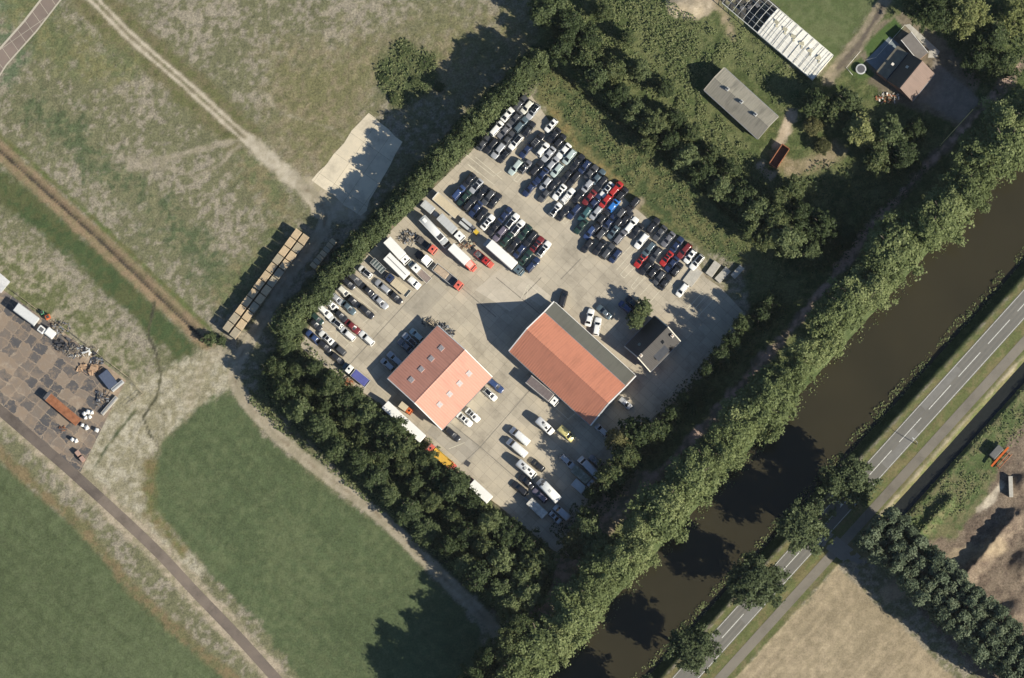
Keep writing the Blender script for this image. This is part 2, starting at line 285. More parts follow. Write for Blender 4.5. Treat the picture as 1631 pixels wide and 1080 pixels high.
ZONES = [
 ('p', [(0,-90),(140,-90),(60,80),(-60,230),(-60,-90)], dict(c1=(.24,.215,.16), c2=(.11,.14,.08), sc=7, soft=20, jit=6, tuft=1)),
 ('p', [(430,90),(700,40),(850,0),(840,90),(760,160),(600,160),(520,320),(440,250)], dict(c1=(.215,.185,.115), c2=(.155,.15,.075), sc=8, soft=90, jit=30, tuft=1)),
 ('l', [(150,0),(210,60),(300,138),(385,215)], dict(c1=(.12,.125,.055), c2=(.15,.135,.075), sc=3, w=30, soft=16, jit=5, tuft=.8)),
 ('l', [(60,170),(150,250),(240,330),(330,420),(380,470)], dict(c1=(.085,.108,.055), c2=(.16,.158,.09), sc=6, w=28, soft=40, jit=26, tuft=1)),
 ('l', [(40,10),(100,80),(180,110)], dict(c1=(.17,.165,.08), c2=(.12,.135,.065), sc=6, w=30, soft=50, jit=26, tuft=1)),
 ('l', [(390,260),(450,330),(430,400),(350,470)], dict(c1=(.18,.16,.09), c2=(.12,.135,.065), sc=6, w=20, soft=40, jit=14, tuft=1)),
 ('l', [(388,220),(330,236),(270,250),(205,268)], dict(c1=(.30,.265,.20), c2=(.24,.215,.15), sc=3, w=4, soft=7, jit=3, tuft=.6)),
 ('l', [(385,228),(350,262),(310,282),(255,262),(225,262)], dict(c1=(.30,.265,.20), c2=(.24,.215,.15), sc=3, w=3, soft=7, jit=3, tuft=.6)),
 ('l', [(205,255),(260,262)], dict(c1=(.29,.255,.195), c2=(.22,.20,.14), sc=3, w=9, soft=14, jit=5, tuft=.7)),
 ('l', [(425,150),(440,178),(480,190),(530,205),(548,222)], dict(c1=(.28,.25,.18), c2=(.22,.2,.13), sc=3, w=1.5, soft=5, jit=2, tuft=.7)),
 ('l', [(-60,245),(60,340),(160,430),(290,555)], dict(c1=(.058,.085,.036), c2=(.085,.095,.042), sc=7, w=22, soft=16, jit=7, tuft=.5)),
 ('p', [(-100,330),(40,390),(130,470),(210,560),(240,620),(200,610),(0,470),(-100,430)], dict(c1=(.28,.25,.18), c2=(.12,.13,.06), sc=8, soft=26, jit=16, tuft=.9)),
 ('l', DITCH, dict(c1=(.235,.175,.11), c2=(.20,.165,.095), sc=4, w=14, soft=7, jit=3, tuft=.6)),
 ('l', offset_line(DITCH, -19), dict(c1=(.10,.125,.045), c2=(.12,.12,.05), sc=4, w=3, soft=6, jit=2, tuft=.6)),
 ('l', DITCH, dict(c1=(.05,.047,.04), c2=(.035,.033,.03), sc=3, w=2.0, soft=3, jit=1, tuft=0)),
 ('p', [(60,560),(210,600),(245,600),(330,556),(380,585),(362,622),(322,648),(262,700),(232,760),(238,808),(330,905),(300,920),(150,765),(120,740)], dict(c1=(.36,.33,.25), c2=(.235,.215,.14), sc=6, soft=12, jit=9, tuft=.8)),
 ('l', [(246,482),(240,510),(236,535),(250,565),(256,600),(250,632),(228,665),(238,690),(252,712)], dict(c1=(.055,.055,.038), c2=(.09,.085,.05), sc=3, w=1.6, soft=2.5, jit=1.5, tuft=.8)),
 ('l', [(215,655),(190,685),(170,712),(150,745)], dict(c1=(.07,.085,.045), c2=(.10,.105,.055), sc=3, w=2, soft=5, jit=2, tuft=.8)),
 ('p', MEADOW_A, dict(c1=(.094,.116,.058), c2=(.078,.100,.048), sc=16, soft=10, jit=5, tuft=.6)),
 ('l', [(-60,665),(0,722),(130,838),(210,935),(300,1020),(390,1095)], dict(c1=(.185,.145,.08), c2=(.135,.13,.065), sc=4, w=9, soft=11, jit=5, tuft=.8)),
 ('p', MEADOW_B, dict(c1=(.096,.118,.058), c2=(.074,.098,.047), sc=13, soft=9, jit=6, tuft=.6)),
 ('l', [(240,735),(236,770),(240,812),(290,880)], dict(c1=(.17,.14,.07), c2=(.12,.125,.05), sc=4, w=9, soft=16, jit=6, tuft=.7)),
 ('l', LANE, dict(c1=(.36,.305,.225), c2=(.24,.215,.14), sc=3, w=18, soft=8, jit=4, tuft=.6)),
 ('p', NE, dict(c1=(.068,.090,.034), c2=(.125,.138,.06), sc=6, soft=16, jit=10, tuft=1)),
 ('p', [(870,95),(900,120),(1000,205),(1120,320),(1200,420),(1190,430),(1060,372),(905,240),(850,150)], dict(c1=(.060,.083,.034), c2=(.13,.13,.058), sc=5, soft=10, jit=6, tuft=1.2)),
 ('l', [(872,170),(900,205),(960,272),(1010,330)], dict(c1=(.22,.17,.075), c2=(.15,.14,.065), sc=4, w=6, soft=16, jit=7, tuft=.8)),
 ('l', [(1005,335),(1020,320)], dict(c1=(.33,.28,.2), c2=(.26,.22,.15), sc=3, w=4, soft=8, jit=3, tuft=.3)),
 ('p', [(1215,-80),(1228,20),(1280,70),(1326,98),(1355,60),(1400,0),(1400,-80)], dict(c1=(.115,.135,.062), c2=(.085,.11,.045), sc=7, soft=8, jit=3, tuft=.3)),
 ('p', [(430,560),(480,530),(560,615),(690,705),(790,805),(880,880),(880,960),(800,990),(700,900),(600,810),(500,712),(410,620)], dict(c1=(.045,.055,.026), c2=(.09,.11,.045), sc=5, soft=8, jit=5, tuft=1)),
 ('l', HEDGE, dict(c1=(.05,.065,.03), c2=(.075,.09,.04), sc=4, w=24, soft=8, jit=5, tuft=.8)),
 ('p', [(605,95),(640,60),(700,85),(690,140),(640,180),(600,150)], dict(c1=(.06,.08,.035), c2=(.10,.11,.05), sc=4, soft=20, jit=8, tuft=1.3)),
 ('l', TRACK1, dict(c1=(.20,.175,.115), c2=(.15,.145,.08), sc=3, w=10, soft=5, jit=3, tuft=.3)),
 ('l', offset_line(TRACK1, 5), dict(c1=(.45,.40,.31), c2=(.38,.335,.25), sc=2, w=2.6, soft=3, jit=1.4, tuft=0)),
 ('l', offset_line(TRACK1, -5), dict(c1=(.45,.40,.31), c2=(.38,.335,.25), sc=2, w=2.2, soft=3, jit=1.4, tuft=0)),
 ('l', [(400,228),(450,270),(500,316)], dict(c1=(.43,.385,.30), c2=(.36,.32,.24), sc=3, w=11, soft=9, jit=4, tuft=0)),
 ('p', [(480,280),(560,300),(580,345),(540,352),(500,345)], dict(c1=(.40,.345,.26), c2=(.33,.29,.2), sc=3, soft=9, jit=5, tuft=0)),
 ('l', TRACK2, dict(c1=(.34,.30,.225), c2=(.27,.24,.17), sc=3, w=10, soft=4, jit=2, tuft=0)),
 ('l', offset_line(TRACK2, 0), dict(c1=(.21,.175,.12), c2=(.30,.26,.19), sc=4, w=1.5, soft=4, jit=3, tuft=0)),
 ('l', [(372,580),(340,560),(300,640)], dict(c1=(.36,.32,.24), c2=(.24,.215,.14), sc=3, w=8, soft=18, jit=7, tuft=.4)),
 ('l', PATH, dict(c1=(.40,.29,.235), c2=(.17,.14,.105), sc=2.5, w=7, soft=8, jit=5, tuft=.2)),
 ('p', [(880,876),(905,850),(960,760),(1000,745),(1040,760),(960,860),(905,930),(880,990),(850,1040),(820,1000),(890,930)], dict(c1=(.36,.27,.21), c2=(.17,.155,.10), sc=4, soft=10, jit=8, tuft=.3)),
 ('p', [(1395,40),(1440,20),(1500,60),(1560,130),(1530,200),(1470,180),(1410,155),(1385,130),(1360,112)], dict(c1=(.14,.12,.085), c2=(.20,.17,.12), sc=4, soft=8, jit=5, tuft=.3)),
 ('p', [(1490,95),(1560,160),(1530,195),(1462,160)], dict(c1=(.24,.215,.18), c2=(.20,.18,.15), sc=3, soft=6, jit=3, tuft=0)),
 ('p', [(1375,72),(1425,28),(1440,45),(1384,98)], dict(c1=(.055,.095,.03), c2=(.07,.11,.035), sc=4, soft=3, jit=1, tuft=.2)),
 ('p', [(1350,108),(1372,92),(1395,120),(1370,130)], dict(c1=(.06,.10,.032), c2=(.08,.11,.038), sc=4, soft=3, jit=1, tuft=.3)),
 ('l', [(1410,0),(1374,60),(1340,102),(1320,125)], dict(c1=(.28,.235,.17), c2=(.20,.175,.12), sc=3, w=11, soft=5, jit=3, tuft=.2)),
 ('l', [(1405,12),(1368,72),(1335,108)], dict(c1=(.10,.085,.07), c2=(.13,.11,.085), sc=3, w=4, soft=4, jit=2, tuft=0)),
 ('p', [(1055,-80),(1128,-80),(1140,12),(1125,24),(1095,30),(1066,22)], dict(c1=(.46,.39,.285), c2=(.34,.285,.2), sc=3, soft=5, jit=4, tuft=.3)),
 ('l', [(1135,-10),(1152,20),(1160,45),(1168,62)], dict(c1=(.30,.245,.16), c2=(.20,.18,.10), sc=3, w=5, soft=10, jit=4, tuft=.3)),
 ('l', [(1262,180),(1252,205),(1238,232)], dict(c1=(.42,.35,.26), c2=(.34,.28,.2), sc=3, w=9, soft=5, jit=4, tuft=.1)),
 ('l', [(1212,262),(1226,280)], dict(c1=(.40,.33,.24), c2=(.32,.26,.18), sc=3, w=9, soft=6, jit=3, tuft=.1)),
 ('l', [(1240,250),(1262,270),(1300,262),(1330,240)], dict(c1=(.20,.17,.10), c2=(.26,.215,.14), sc=3, w=13, soft=16, jit=6, tuft=.6)),
 ('p', [NT(-25,-600),NT(-25,900),NT(40,900),NT(40,-600)], dict(c1=(.115,.13,.052), c2=(.165,.145,.072), sc=4, soft=4, jit=2, tuft=.5)),
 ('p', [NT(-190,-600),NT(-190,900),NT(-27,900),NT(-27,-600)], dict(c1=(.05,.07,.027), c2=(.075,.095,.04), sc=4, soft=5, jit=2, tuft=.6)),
 ('p', [NT(38,-600),NT(38,900),NT(100,900),NT(100,285),NT(60,230),NT(60,-600)], dict(c1=(.11,.125,.05), c2=(.16,.145,.075), sc=4, soft=5, jit=2, tuft=.5)),
 ('p', STUBBLE, dict(c1=(.335,.275,.185), c2=(.265,.22,.145), sc=12, soft=5, jit=3, tuft=.35)),
 ('l', [NT(63,230),NT(63,-500)], dict(c1=(.40,.33,.22), c2=(.30,.25,.16), sc=3, w=2, soft=4, jit=2, tuft=.3)),
 ('p', SOIL, dict(c1=(.135,.104,.08), c2=(.195,.155,.115), sc=7, soft=9, jit=6, tuft=1.1)),
 ('p', [NT(88,282),NT(88,900),NT(135,900),NT(128,560),NT(165,470),NT(170,380),NT(110,330)], dict(c1=(.085,.115,.046), c2=(.15,.145,.075), sc=4, soft=8, jit=5, tuft=.9)),
 ('l', [NT(150,250),NT(190,360),NT(230,420)], dict(c1=(.31,.25,.17), c2=(.24,.19,.13), sc=4, w=14, soft=14, jit=6, tuft=.3)),
 ('l', [(1595,772),(1575,800),(1560,812)], dict(c1=(.50,.44,.34), c2=(.36,.31,.24), sc=2, w=5, soft=6, jit=4, tuft=.2)),
 ('l', [NT(56,280),NT(56,900)], dict(c1=(.28,.245,.17), c2=(.22,.2,.13), sc=3, w=2, soft=4, jit=2, tuft=.3)),
 ('p', YARD, dict(c1=(.26,.215,.15), c2=(.20,.175,.11), sc=3, soft=6, jit=4, tuft=.0)),
]
MOUNDS = [(1628,770,16,2.0,14,12),(1615,980,26,2.6,20,18),(1640,900,30,2.6,24,20),(1085,8,12,.7,20,10),(1108,14,8,.5,10,8)]
def field(x, y):
    """colour, tuftiness and height of the open ground at world x, y (numpy arrays)"""
    px, py = x/S + 815.5, 540 - y/S
    wob = (fbm(x, y, 3.0, 3, 3)-.5)*2; wob2 = (fbm(x, y, .9, 4, 2)-.5)*2
    def mixc(z, seed):
        m = sstep(.40, .60, .40*fbm(x, y, z['sc'], seed, 4) + .60*fbm(x, y, 1.1, seed+50, 3))[:, None]
        return np.array(z['c1'])*(1-m) + np.array(z['c2'])*m
    m = sstep(.41, .57, .42*fbm(x, y, 10, 21, 4)+.58*fbm(x, y, 1.1, 22, 3))[:, None]
    col = np.array((.262,.234,.178))*(1-m) + np.array((.145,.145,.082))*m
    tuft = np.full(x.shape, 1.0)
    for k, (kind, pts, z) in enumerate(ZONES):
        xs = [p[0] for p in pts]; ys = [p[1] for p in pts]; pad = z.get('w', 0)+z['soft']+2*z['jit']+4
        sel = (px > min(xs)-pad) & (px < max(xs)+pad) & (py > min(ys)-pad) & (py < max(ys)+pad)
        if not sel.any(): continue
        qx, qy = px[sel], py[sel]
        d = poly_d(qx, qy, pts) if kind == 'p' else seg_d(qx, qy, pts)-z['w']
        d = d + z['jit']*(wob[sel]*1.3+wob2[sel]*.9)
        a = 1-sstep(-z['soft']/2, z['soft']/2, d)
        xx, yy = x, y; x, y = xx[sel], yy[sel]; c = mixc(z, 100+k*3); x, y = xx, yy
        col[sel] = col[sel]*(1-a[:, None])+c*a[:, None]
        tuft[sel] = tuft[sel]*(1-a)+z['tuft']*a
    n = .7415*px+.671*py-1533.4; t = .671*px-.7415*py
    rows = vnoise(n*.5, t*.02, 2.2, 91)-.5; drill = vnoise(n*.02, t*.5, 2.6, 92)-.5
    k_st = 1-sstep(-6, 4, poly_d(px, py, STUBBLE)); k_me = 1-sstep(-8, 2, np.minimum(poly_d(px, py, MEADOW_A), poly_d(px, py, MEADOW_B)))
    col = col*(1+.26*rows*k_st+.20*drill*k_me+.16*(vnoise(x, y, 30, 93)-.5)*k_me)[:, None]
    z = tuft*(.34*(fbm(x, y, 1.1, 5, 3)-.35) + .16*(vnoise(x, y, 9.0, 6)-.5))
    flat = np.minimum(poly_d(px, py, YARD), np.minimum(poly_d(px, py, WORKS), poly_d(px, py, PAD)))
    flat = np.minimum(flat, np.abs(n-1)-18); flat = np.minimum(flat, np.abs(n-42)-10)
    flat = np.minimum(flat, seg_d(px, py, LANE)-11); flat = np.minimum(flat, seg_d(px, py, SLABROAD)-13)
    z = z*sstep(0, 6, flat)
    bank = -3.2*sstep(25, 54, -n)*(1-sstep(162, 184, -n))
    dt = -2.2*sstep(57, 67, n)*(1-sstep(79, 93, n))*sstep(284, 294, t)
    z = z - 1.1*(1-sstep(2, 11, seg_d(px, py, [(872,98),(960,163),(1040,223),(1120,297),(1215,380)])))
    rd = seg_d(px, py, [(1616,826),(1592,852),(1566,884),(1535,918)]); z = z + 4.4*(1-sstep(-4, 22, rd+9*wob+4*wob2))*(.8+.4*wob)
    rd = seg_d(px, py, [NT(120,300),NT(122,350),NT(125,425)]); z = z + 1.9*(1-sstep(-3, 13, rd+6*wob+3*wob2))
    dd = seg_d(px, py, DITCH); dl = -.75*(1-sstep(0.5, 7, dd))
    z = z + bank + dt + dl
    for mx, my, r, h, rx, ry in MOUNDS:
        q = np.hypot((px-mx)/rx, (py-my)/ry); z = z + h*(1-sstep(.1, 1.6, q+.25*wob))
    berm = seg_d(px, py, [(1088,250),(1010,185),(930,120)]); z = z + .8*(1-sstep(2, 26, berm))
    return col, tuft, z

def ground_material():
    m = bpy.data.materials.new('ground_cover'); t, N, L, b = nodes(m)
    at = N.new('ShaderNodeAttribute'); at.attribute_name = 'col'; tu = N.new('ShaderNodeAttribute'); tu.attribute_name = 'tuft'
    tc = N.new('ShaderNodeTexCoord')
    n1 = N.new('ShaderNodeTexNoise'); n1.inputs['Scale'].default_value = 2.0; n1.inputs['Detail'].default_value = 7; n1.inputs['Roughness'].default_value = .82; L.new(tc.outputs['Object'], n1.inputs['Vector'])
    n2 = N.new('ShaderNodeTexNoise'); n2.inputs['Scale'].default_value = .35; n2.inputs['Detail'].default_value = 5; L.new(tc.outputs['Object'], n2.inputs['Vector'])
    def math_(op, a, b_): 
        q = N.new('ShaderNodeMath'); q.operation = op
        for i, v in enumerate((a, b_)):
            if hasattr(v, 'type'): L.new(v, q.inputs[i])
            else: q.inputs[i].default_value = v
        return q.outputs[0]
    amp = math_('MULTIPLY_ADD' if False else 'MULTIPLY', tu.outputs['Fac'], 2.3); amp = math_('ADD', amp, .9)
    k1 = math_('MULTIPLY', math_('SUBTRACT', n1.outputs['Fac'], .5), amp)
    k2 = math_('MULTIPLY', math_('SUBTRACT', n2.outputs['Fac'], .5), .55)
    k = math_('ADD', math_('ADD', k1, k2), 1.0); k = math_('MAXIMUM', k, .25)
    mx = N.new('ShaderNodeVectorMath'); mx.operation = 'SCALE'; L.new(at.outputs['Color'], mx.inputs[0]); L.new(k, mx.inputs['Scale'])
    L.new(mx.outputs[0], b.inputs['Base Color']); b.inputs['Roughness'].default_value = .95; b.inputs['Specular IOR Level'].default_value = .1
    bp = N.new('ShaderNodeBump'); bp.inputs['Distance'].default_value = .25; L.new(math_('MULTIPLY', tu.outputs['Fac'], .75), bp.inputs['Strength'])
    L.new(n1.outputs['Fac'], bp.inputs['Height']); L.new(bp.outputs['Normal'], b.inputs['Normal'])
    return m
GROUND = ground_material()
def grid_mesh(name, X, Y, keep=None, dz=0.0, fine=None):
    nx, ny = len(X), len(Y); gx, gy = np.meshgrid(X, Y); x, y = gx.ravel(), gy.ravel()
    if keep is not None:
        cx, cy = (gx[:-1, :-1]+gx[1:, 1:])/2, (gy[:-1, :-1]+gy[1:, 1:])/2
        kq = keep(cx.ravel(), cy.ravel())
    i = np.arange(nx*ny).reshape(ny, nx)
    F = np.stack([i[:-1, :-1], i[:-1, 1:], i[1:, 1:], i[1:, :-1]], -1).reshape(-1, 4)
    if keep is not None:
        F = F[kq]; u, inv = np.unique(F, return_inverse=True); F = inv.reshape(-1, 4); x, y = x[u], y[u]
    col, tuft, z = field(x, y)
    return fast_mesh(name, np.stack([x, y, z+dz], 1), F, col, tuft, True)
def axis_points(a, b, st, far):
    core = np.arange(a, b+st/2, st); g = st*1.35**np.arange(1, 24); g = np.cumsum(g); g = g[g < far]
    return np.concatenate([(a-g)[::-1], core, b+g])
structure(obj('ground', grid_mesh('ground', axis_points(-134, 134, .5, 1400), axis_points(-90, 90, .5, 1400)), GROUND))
def soft_sheet(name, line=None, w=0, poly=None, dz=.012, st=.4):
    pts = np.array(line if line is not None else poly, float); pad = w+4
    x0, x1 = (pts[:, 0].min()-pad-815.5)*S, (pts[:, 0].max()+pad-815.5)*S; y0, y1 = (540-pts[:, 1].max()-pad)*S, (540-pts[:, 1].min()+pad)*S
    x0, x1, y0, y1 = max(x0, -150), min(x1, 150), max(y0, -105), min(y1, 105)
    def keep(cx, cy):
        px, py = cx/S+815.5, 540-cy/S
        d = seg_d(px, py, line)-w if line is not None else poly_d(px, py, poly)
        return d + 3*(vnoise(cx, cy, 1.1, 77)-.5) < 0
    structure(obj(name, grid_mesh(name, np.arange(x0, x1, st), np.arange(y0, y1, st), keep, dz), GROUND))
soft_sheet('farm_track', TRACK1, 10)
soft_sheet('farm_track', TRACK2, 11, dz=.022)
soft_sheet('path', PATH, 8, dz=.03)

# ------------------------------------------------------------------ paved surfaces
def paving(name, c, joint, sx, sy, rz, var=.22, jw=.02, stain=(.5, .45, .38), off=.0, patch=None):
    m = bpy.data.materials.new(name); t, N, L, b = nodes(m)
    tc = N.new('ShaderNodeTexCoord'); mp = N.new('ShaderNodeMapping'); mp.inputs['Rotation'].default_value = (0, 0, rz); L.new(tc.outputs['Object'], mp.inputs['Vector'])
    br = N.new('ShaderNodeTexBrick'); br.offset = off; br.inputs['Scale'].default_value = 1; br.inputs['Mortar Size'].default_value = jw; br.inputs['Mortar Smooth'].default_value = .4
    br.inputs['Brick Width'].default_value = sx; br.inputs['Row Height'].default_value = sy; br.inputs['Bias'].default_value = 0
    br.inputs['Color1'].default_value = (*mul(c, .92), 1); br.inputs['Color2'].default_value = (*(patch or mul(c, 1.07)), 1); br.inputs['Mortar'].default_value = (*joint, 1)
    wn = N.new('ShaderNodeTexNoise'); wn.inputs['Scale'].default_value = .7; wn.inputs['Detail'].default_value = 3
    va = N.new('ShaderNodeVectorMath'); va.operation = 'MULTIPLY_ADD'; va.inputs[1].default_value = (.09, .09, 0); L.new(tc.outputs['Object'], wn.inputs['Vector']); L.new(wn.outputs['Color'], va.inputs[0]); L.new(mp.outputs[0], va.inputs[2])
    L.new(va.outputs[0], br.inputs['Vector'])
    n1 = N.new('ShaderNodeTexNoise'); n1.inputs['Scale'].default_value = .16; n1.inputs['Detail'].default_value = 10; n1.inputs['Roughness'].default_value = .7; L.new(tc.outputs['Object'], n1.inputs['Vector'])
    r = ramp(N, [(.30, (1-var, 1-var, 1-var)), (.5, (1, 1, 1)), (.70, (1+var*.5, 1+var*.45, 1+var*.35))]); L.new(n1.outputs['Fac'], r.inputs['Fac'])
    n2 = N.new('ShaderNodeTexNoise'); n2.inputs['Scale'].default_value = .55; n2.inputs['Detail'].default_value = 8; n2.inputs['Roughness'].default_value = .8; L.new(tc.outputs['Object'], n2.inputs['Vector'])
    r2 = ramp(N, [(.60, (1, 1, 1)), (.76, stain)]); L.new(n2.outputs['Fac'], r2.inputs['Fac'])
    def mm(a, b_):
        q = N.new('ShaderNodeMix'); q.data_type = 'RGBA'; q.blend_type = 'MULTIPLY'; q.inputs[0].default_value = 1; L.new(a, q.inputs[6]); L.new(b_, q.inputs[7]); return q.outputs[2]
    L.new(mm(mm(br.outputs['Color'], r.outputs['Color']), r2.outputs['Color']), b.inputs['Base Color'])
    b.inputs['Roughness'].default_value = .85; b.inputs['Specular IOR Level'].default_value = .25
    return m
def sheet(name, poly, mat, z=.03, thick=.06):
    b = MB(); b.prism([P2(*p) for p in poly], z-thick, z); return structure(b.build(name, mat))
def strip(name, line, w, mat, z=.03):
    a = offset_line(line, w); c = offset_line(line, -w); b = MB()
    V = [(*P2(*p), z) for p in a] + [(*P2(*p), z) for p in c]; n = len(line)
    b.add(V, [(i, i+1, n+i+1, n+i) for i in range(n-1)]); return structure(b.build(name, mat))
YA = math.radians(42.5)
sheet('yard_pavement', YARD, paving('yard_slabs', (.40,.355,.275), (.25,.222,.175), 3.0, 2.0, YA, .32, .035, (.52,.45,.38)), .04)
sheet('pavement_panel', [(757,462),(797,428),(812,418),(880,474),(862,488),(842,474),(812,496)], paving('pale_panel', (.47,.42,.335), (.36,.32,.25), 4.0, 2.6, YA, .2, .03, (.66,.58,.5)), .0415)
sheet('pavement_panel', [(640,492),(700,430),(725,452),(668,512)], paving('worn_panel', (.345,.31,.245), (.25,.22,.17), 3.0, 2.0, YA, .3, .03, (.5,.43,.36)), .0415)
sheet('pavement_panel', [(700,660),(765,712),(740,742),(680,690)], paving('grey_panel', (.34,.31,.255), (.25,.22,.17), 3.0, 2.0, YA, .25, .03, (.55,.48,.4)), .0415)
sheet('concrete_pad', PAD, paving('pad_concrete', (.60,.53,.40), (.2,.175,.12), 6.5, 4.6, math.radians(-55), .34, .035, (.72,.66,.56)), .05)
def works_slabs():
    m = bpy.data.materials.new('works_slabs'); t, N, L, b = nodes(m)
    tc = N.new('ShaderNodeTexCoord'); mp = N.new('ShaderNodeMapping'); mp.inputs['Rotation'].default_value = (0, 0, math.radians(38)); L.new(tc.outputs['Object'], mp.inputs['Vector'])
    wn = N.new('ShaderNodeTexNoise'); wn.inputs['Scale'].default_value = .32; wn.inputs['Detail'].default_value = 7; wn.inputs['Roughness'].default_value = .65; L.new(tc.outputs['Object'], wn.inputs['Vector'])
    va = N.new('ShaderNodeVectorMath'); va.operation = 'MULTIPLY_ADD'; va.inputs[1].default_value = (3.2, 3.2, 0); L.new(wn.outputs['Color'], va.inputs[0]); L.new(mp.outputs[0], va.inputs[2])
    br = N.new('ShaderNodeTexBrick'); br.offset = 0; br.inputs['Scale'].default_value = 1; br.inputs['Brick Width'].default_value = 3.1; br.inputs['Row Height'].default_value = 2.7
    br.inputs['Mortar Size'].default_value = .22; br.inputs['Mortar Smooth'].default_value = .8; br.inputs['Color1'].default_value = (0, 0, 0, 1); br.inputs['Color2'].default_value = (1, 1, 1, 1); br.inputs['Mortar'].default_value = (0, 0, 0, 1); L.new(va.outputs[0], br.inputs['Vector'])
    n1 = N.new('ShaderNodeTexNoise'); n1.inputs['Scale'].default_value = .075; n1.inputs['Detail'].default_value = 4; L.new(tc.outputs['Object'], n1.inputs['Vector'])
    n2 = N.new('ShaderNodeTexNoise'); n2.inputs['Scale'].default_value = .5; n2.inputs['Detail'].default_value = 9; n2.inputs['Roughness'].default_value = .75; L.new(tc.outputs['Object'], n2.inputs['Vector'])
    def mth(op, a, c):
        q = N.new('ShaderNodeMath'); q.operation = op; q.use_clamp = op == 'MULTIPLY'
        for i, v in enumerate((a, c)):
            if hasattr(v, 'type'): L.new(v, q.inputs[i])
            else: q.inputs[i].default_value = v
        return q.outputs[0]
    r1 = ramp(N, [(.32, (.05, .05, .05)), (.47, (1, 1, 1))]); L.new(n1.outputs['Fac'], r1.inputs['Fac'])
    r2 = ramp(N, [(.34, (.1, .1, .1)), (.50, (1, 1, 1))]); L.new(n2.outputs['Fac'], r2.inputs['Fac'])
    f = mth('MULTIPLY', mth('MULTIPLY', mth('ADD', br.outputs['Color'], .3), r1.outputs['Color']), r2.outputs['Color'])
    sand = ramp(N, [(.3, (.215, .16, .11)), (.5, (.32, .24, .165)), (.7, (.45, .37, .27))]); L.new(n2.outputs['Fac'], sand.inputs['Fac'])
    mx = N.new('ShaderNodeMix'); mx.data_type = 'RGBA'; L.new(f, mx.inputs[0]); L.new(sand.outputs['Color'], mx.inputs[6]); mx.inputs[7].default_value = (.075, .073, .075, 1)
    L.new(mx.outputs[2], b.inputs['Base Color']); b.inputs['Roughness'].default_value = .9; return m
sheet('works_yard', WORKS, works_slabs(), .03)
ASPH = paving('road_asphalt', (.165,.158,.138), (.155,.148,.13), 9, 60, math.radians(-42), .12, .004, (.85,.85,.85))
strip('road', [NT(1, -700), NT(1, 1200)], 16.5, ASPH, .05)
strip('cycle_path', [NT(42, -700), NT(42, 1200)], 7.5, paving('path_asphalt', (.185,.168,.138), (.17,.15,.12), 30, 30, 0, .25, .01, (.6,.58,.54)), .045)
strip('side_road', [NT(17, 246), NT(30, 248), NT(62, 250), NT(92, 250)], 13, paving('side_asphalt', (.19,.18,.16), (.17,.16,.145), 30, 30, 0, .3, .01, (.6,.58,.54)), .054)
strip('lane', LANE, 8.2, paving('lane_asphalt', (.140,.116,.098), (.20,.165,.13), 7, 40, math.radians(-42), .4, .015, (.7,.64,.56), patch=(.180,.148,.12)), .035)
strip('slab_road', SLABROAD, 11, paving('slab_concrete', (.20,.16,.135), (.40,.36,.29), 5.2, 2.9, math.radians(55), .25, .07, (.8,.7,.6)), .03)
EDGE = M('pale_gravel', (.43,.39,.31), var=.2, scale=3)
strip('slab_road_edge', offset_line(SLABROAD, -12.5), 1.6, EDGE, .034); strip('slab_road_edge', offset_line(SLABROAD, 12.5), 1.2, EDGE, .034)
WEAR = M('tyre_worn_asphalt', (.142,.137,.122), rough=.8, var=.12, scale=.5)
for n_ in (-10, -3.5, 5, 11.5): strip('road_wear', [NT(n_, t) for t in range(-700, 1200, 40)], 1.7, WEAR, .0535)
for n_, t0, t1 in ((-8, 505, 590), (9, 395, 470), (9, 60, 130), (-8, -60, 20)): strip('road_repair', [NT(n_, t0), NT(n_, t1)], 6.2, M('asphalt_repair', (.175,.17,.155), var=.15, scale=.6), .0552)
LINE = M('road_paint', (.60,.60,.56), var=.4, scale=2.2); YLINE = M('worn_yellow_paint', (.56,.52,.40), var=.3, scale=2)
b = MB()
def mark(b, a, c, w, z):
    (ax, ay), (cx, cy) = P2(*a), P2(*c); d = Vector((cx-ax, cy-ay, 0)); L_ = d.length; d.normalize(); n = Vector((-d.y, d.x, 0))*w/2
    k = max(1, int(L_/1.2)); A = Vector((ax, ay, z))
    for i in range(k):
        p, q = A+d*(L_*i/k), A+d*(L_*(i+1)/k); b.add([p-n, q-n, q+n, p+n], [(0, 1, 2, 3)])
t = 465-70.2*20
while t < 1100:
    mark(b, NT(1, t-26), NT(1, t+26), .17, .058); t += 70.2
for t0, t1 in ((-600, 1100),):
    mark(b, NT(16, t0), NT(16, t1), .12, .058); mark(b, NT(-14, t0), NT(-14, t1), .10, .058)
structure(b.build('road_marking', LINE))
b = MB()
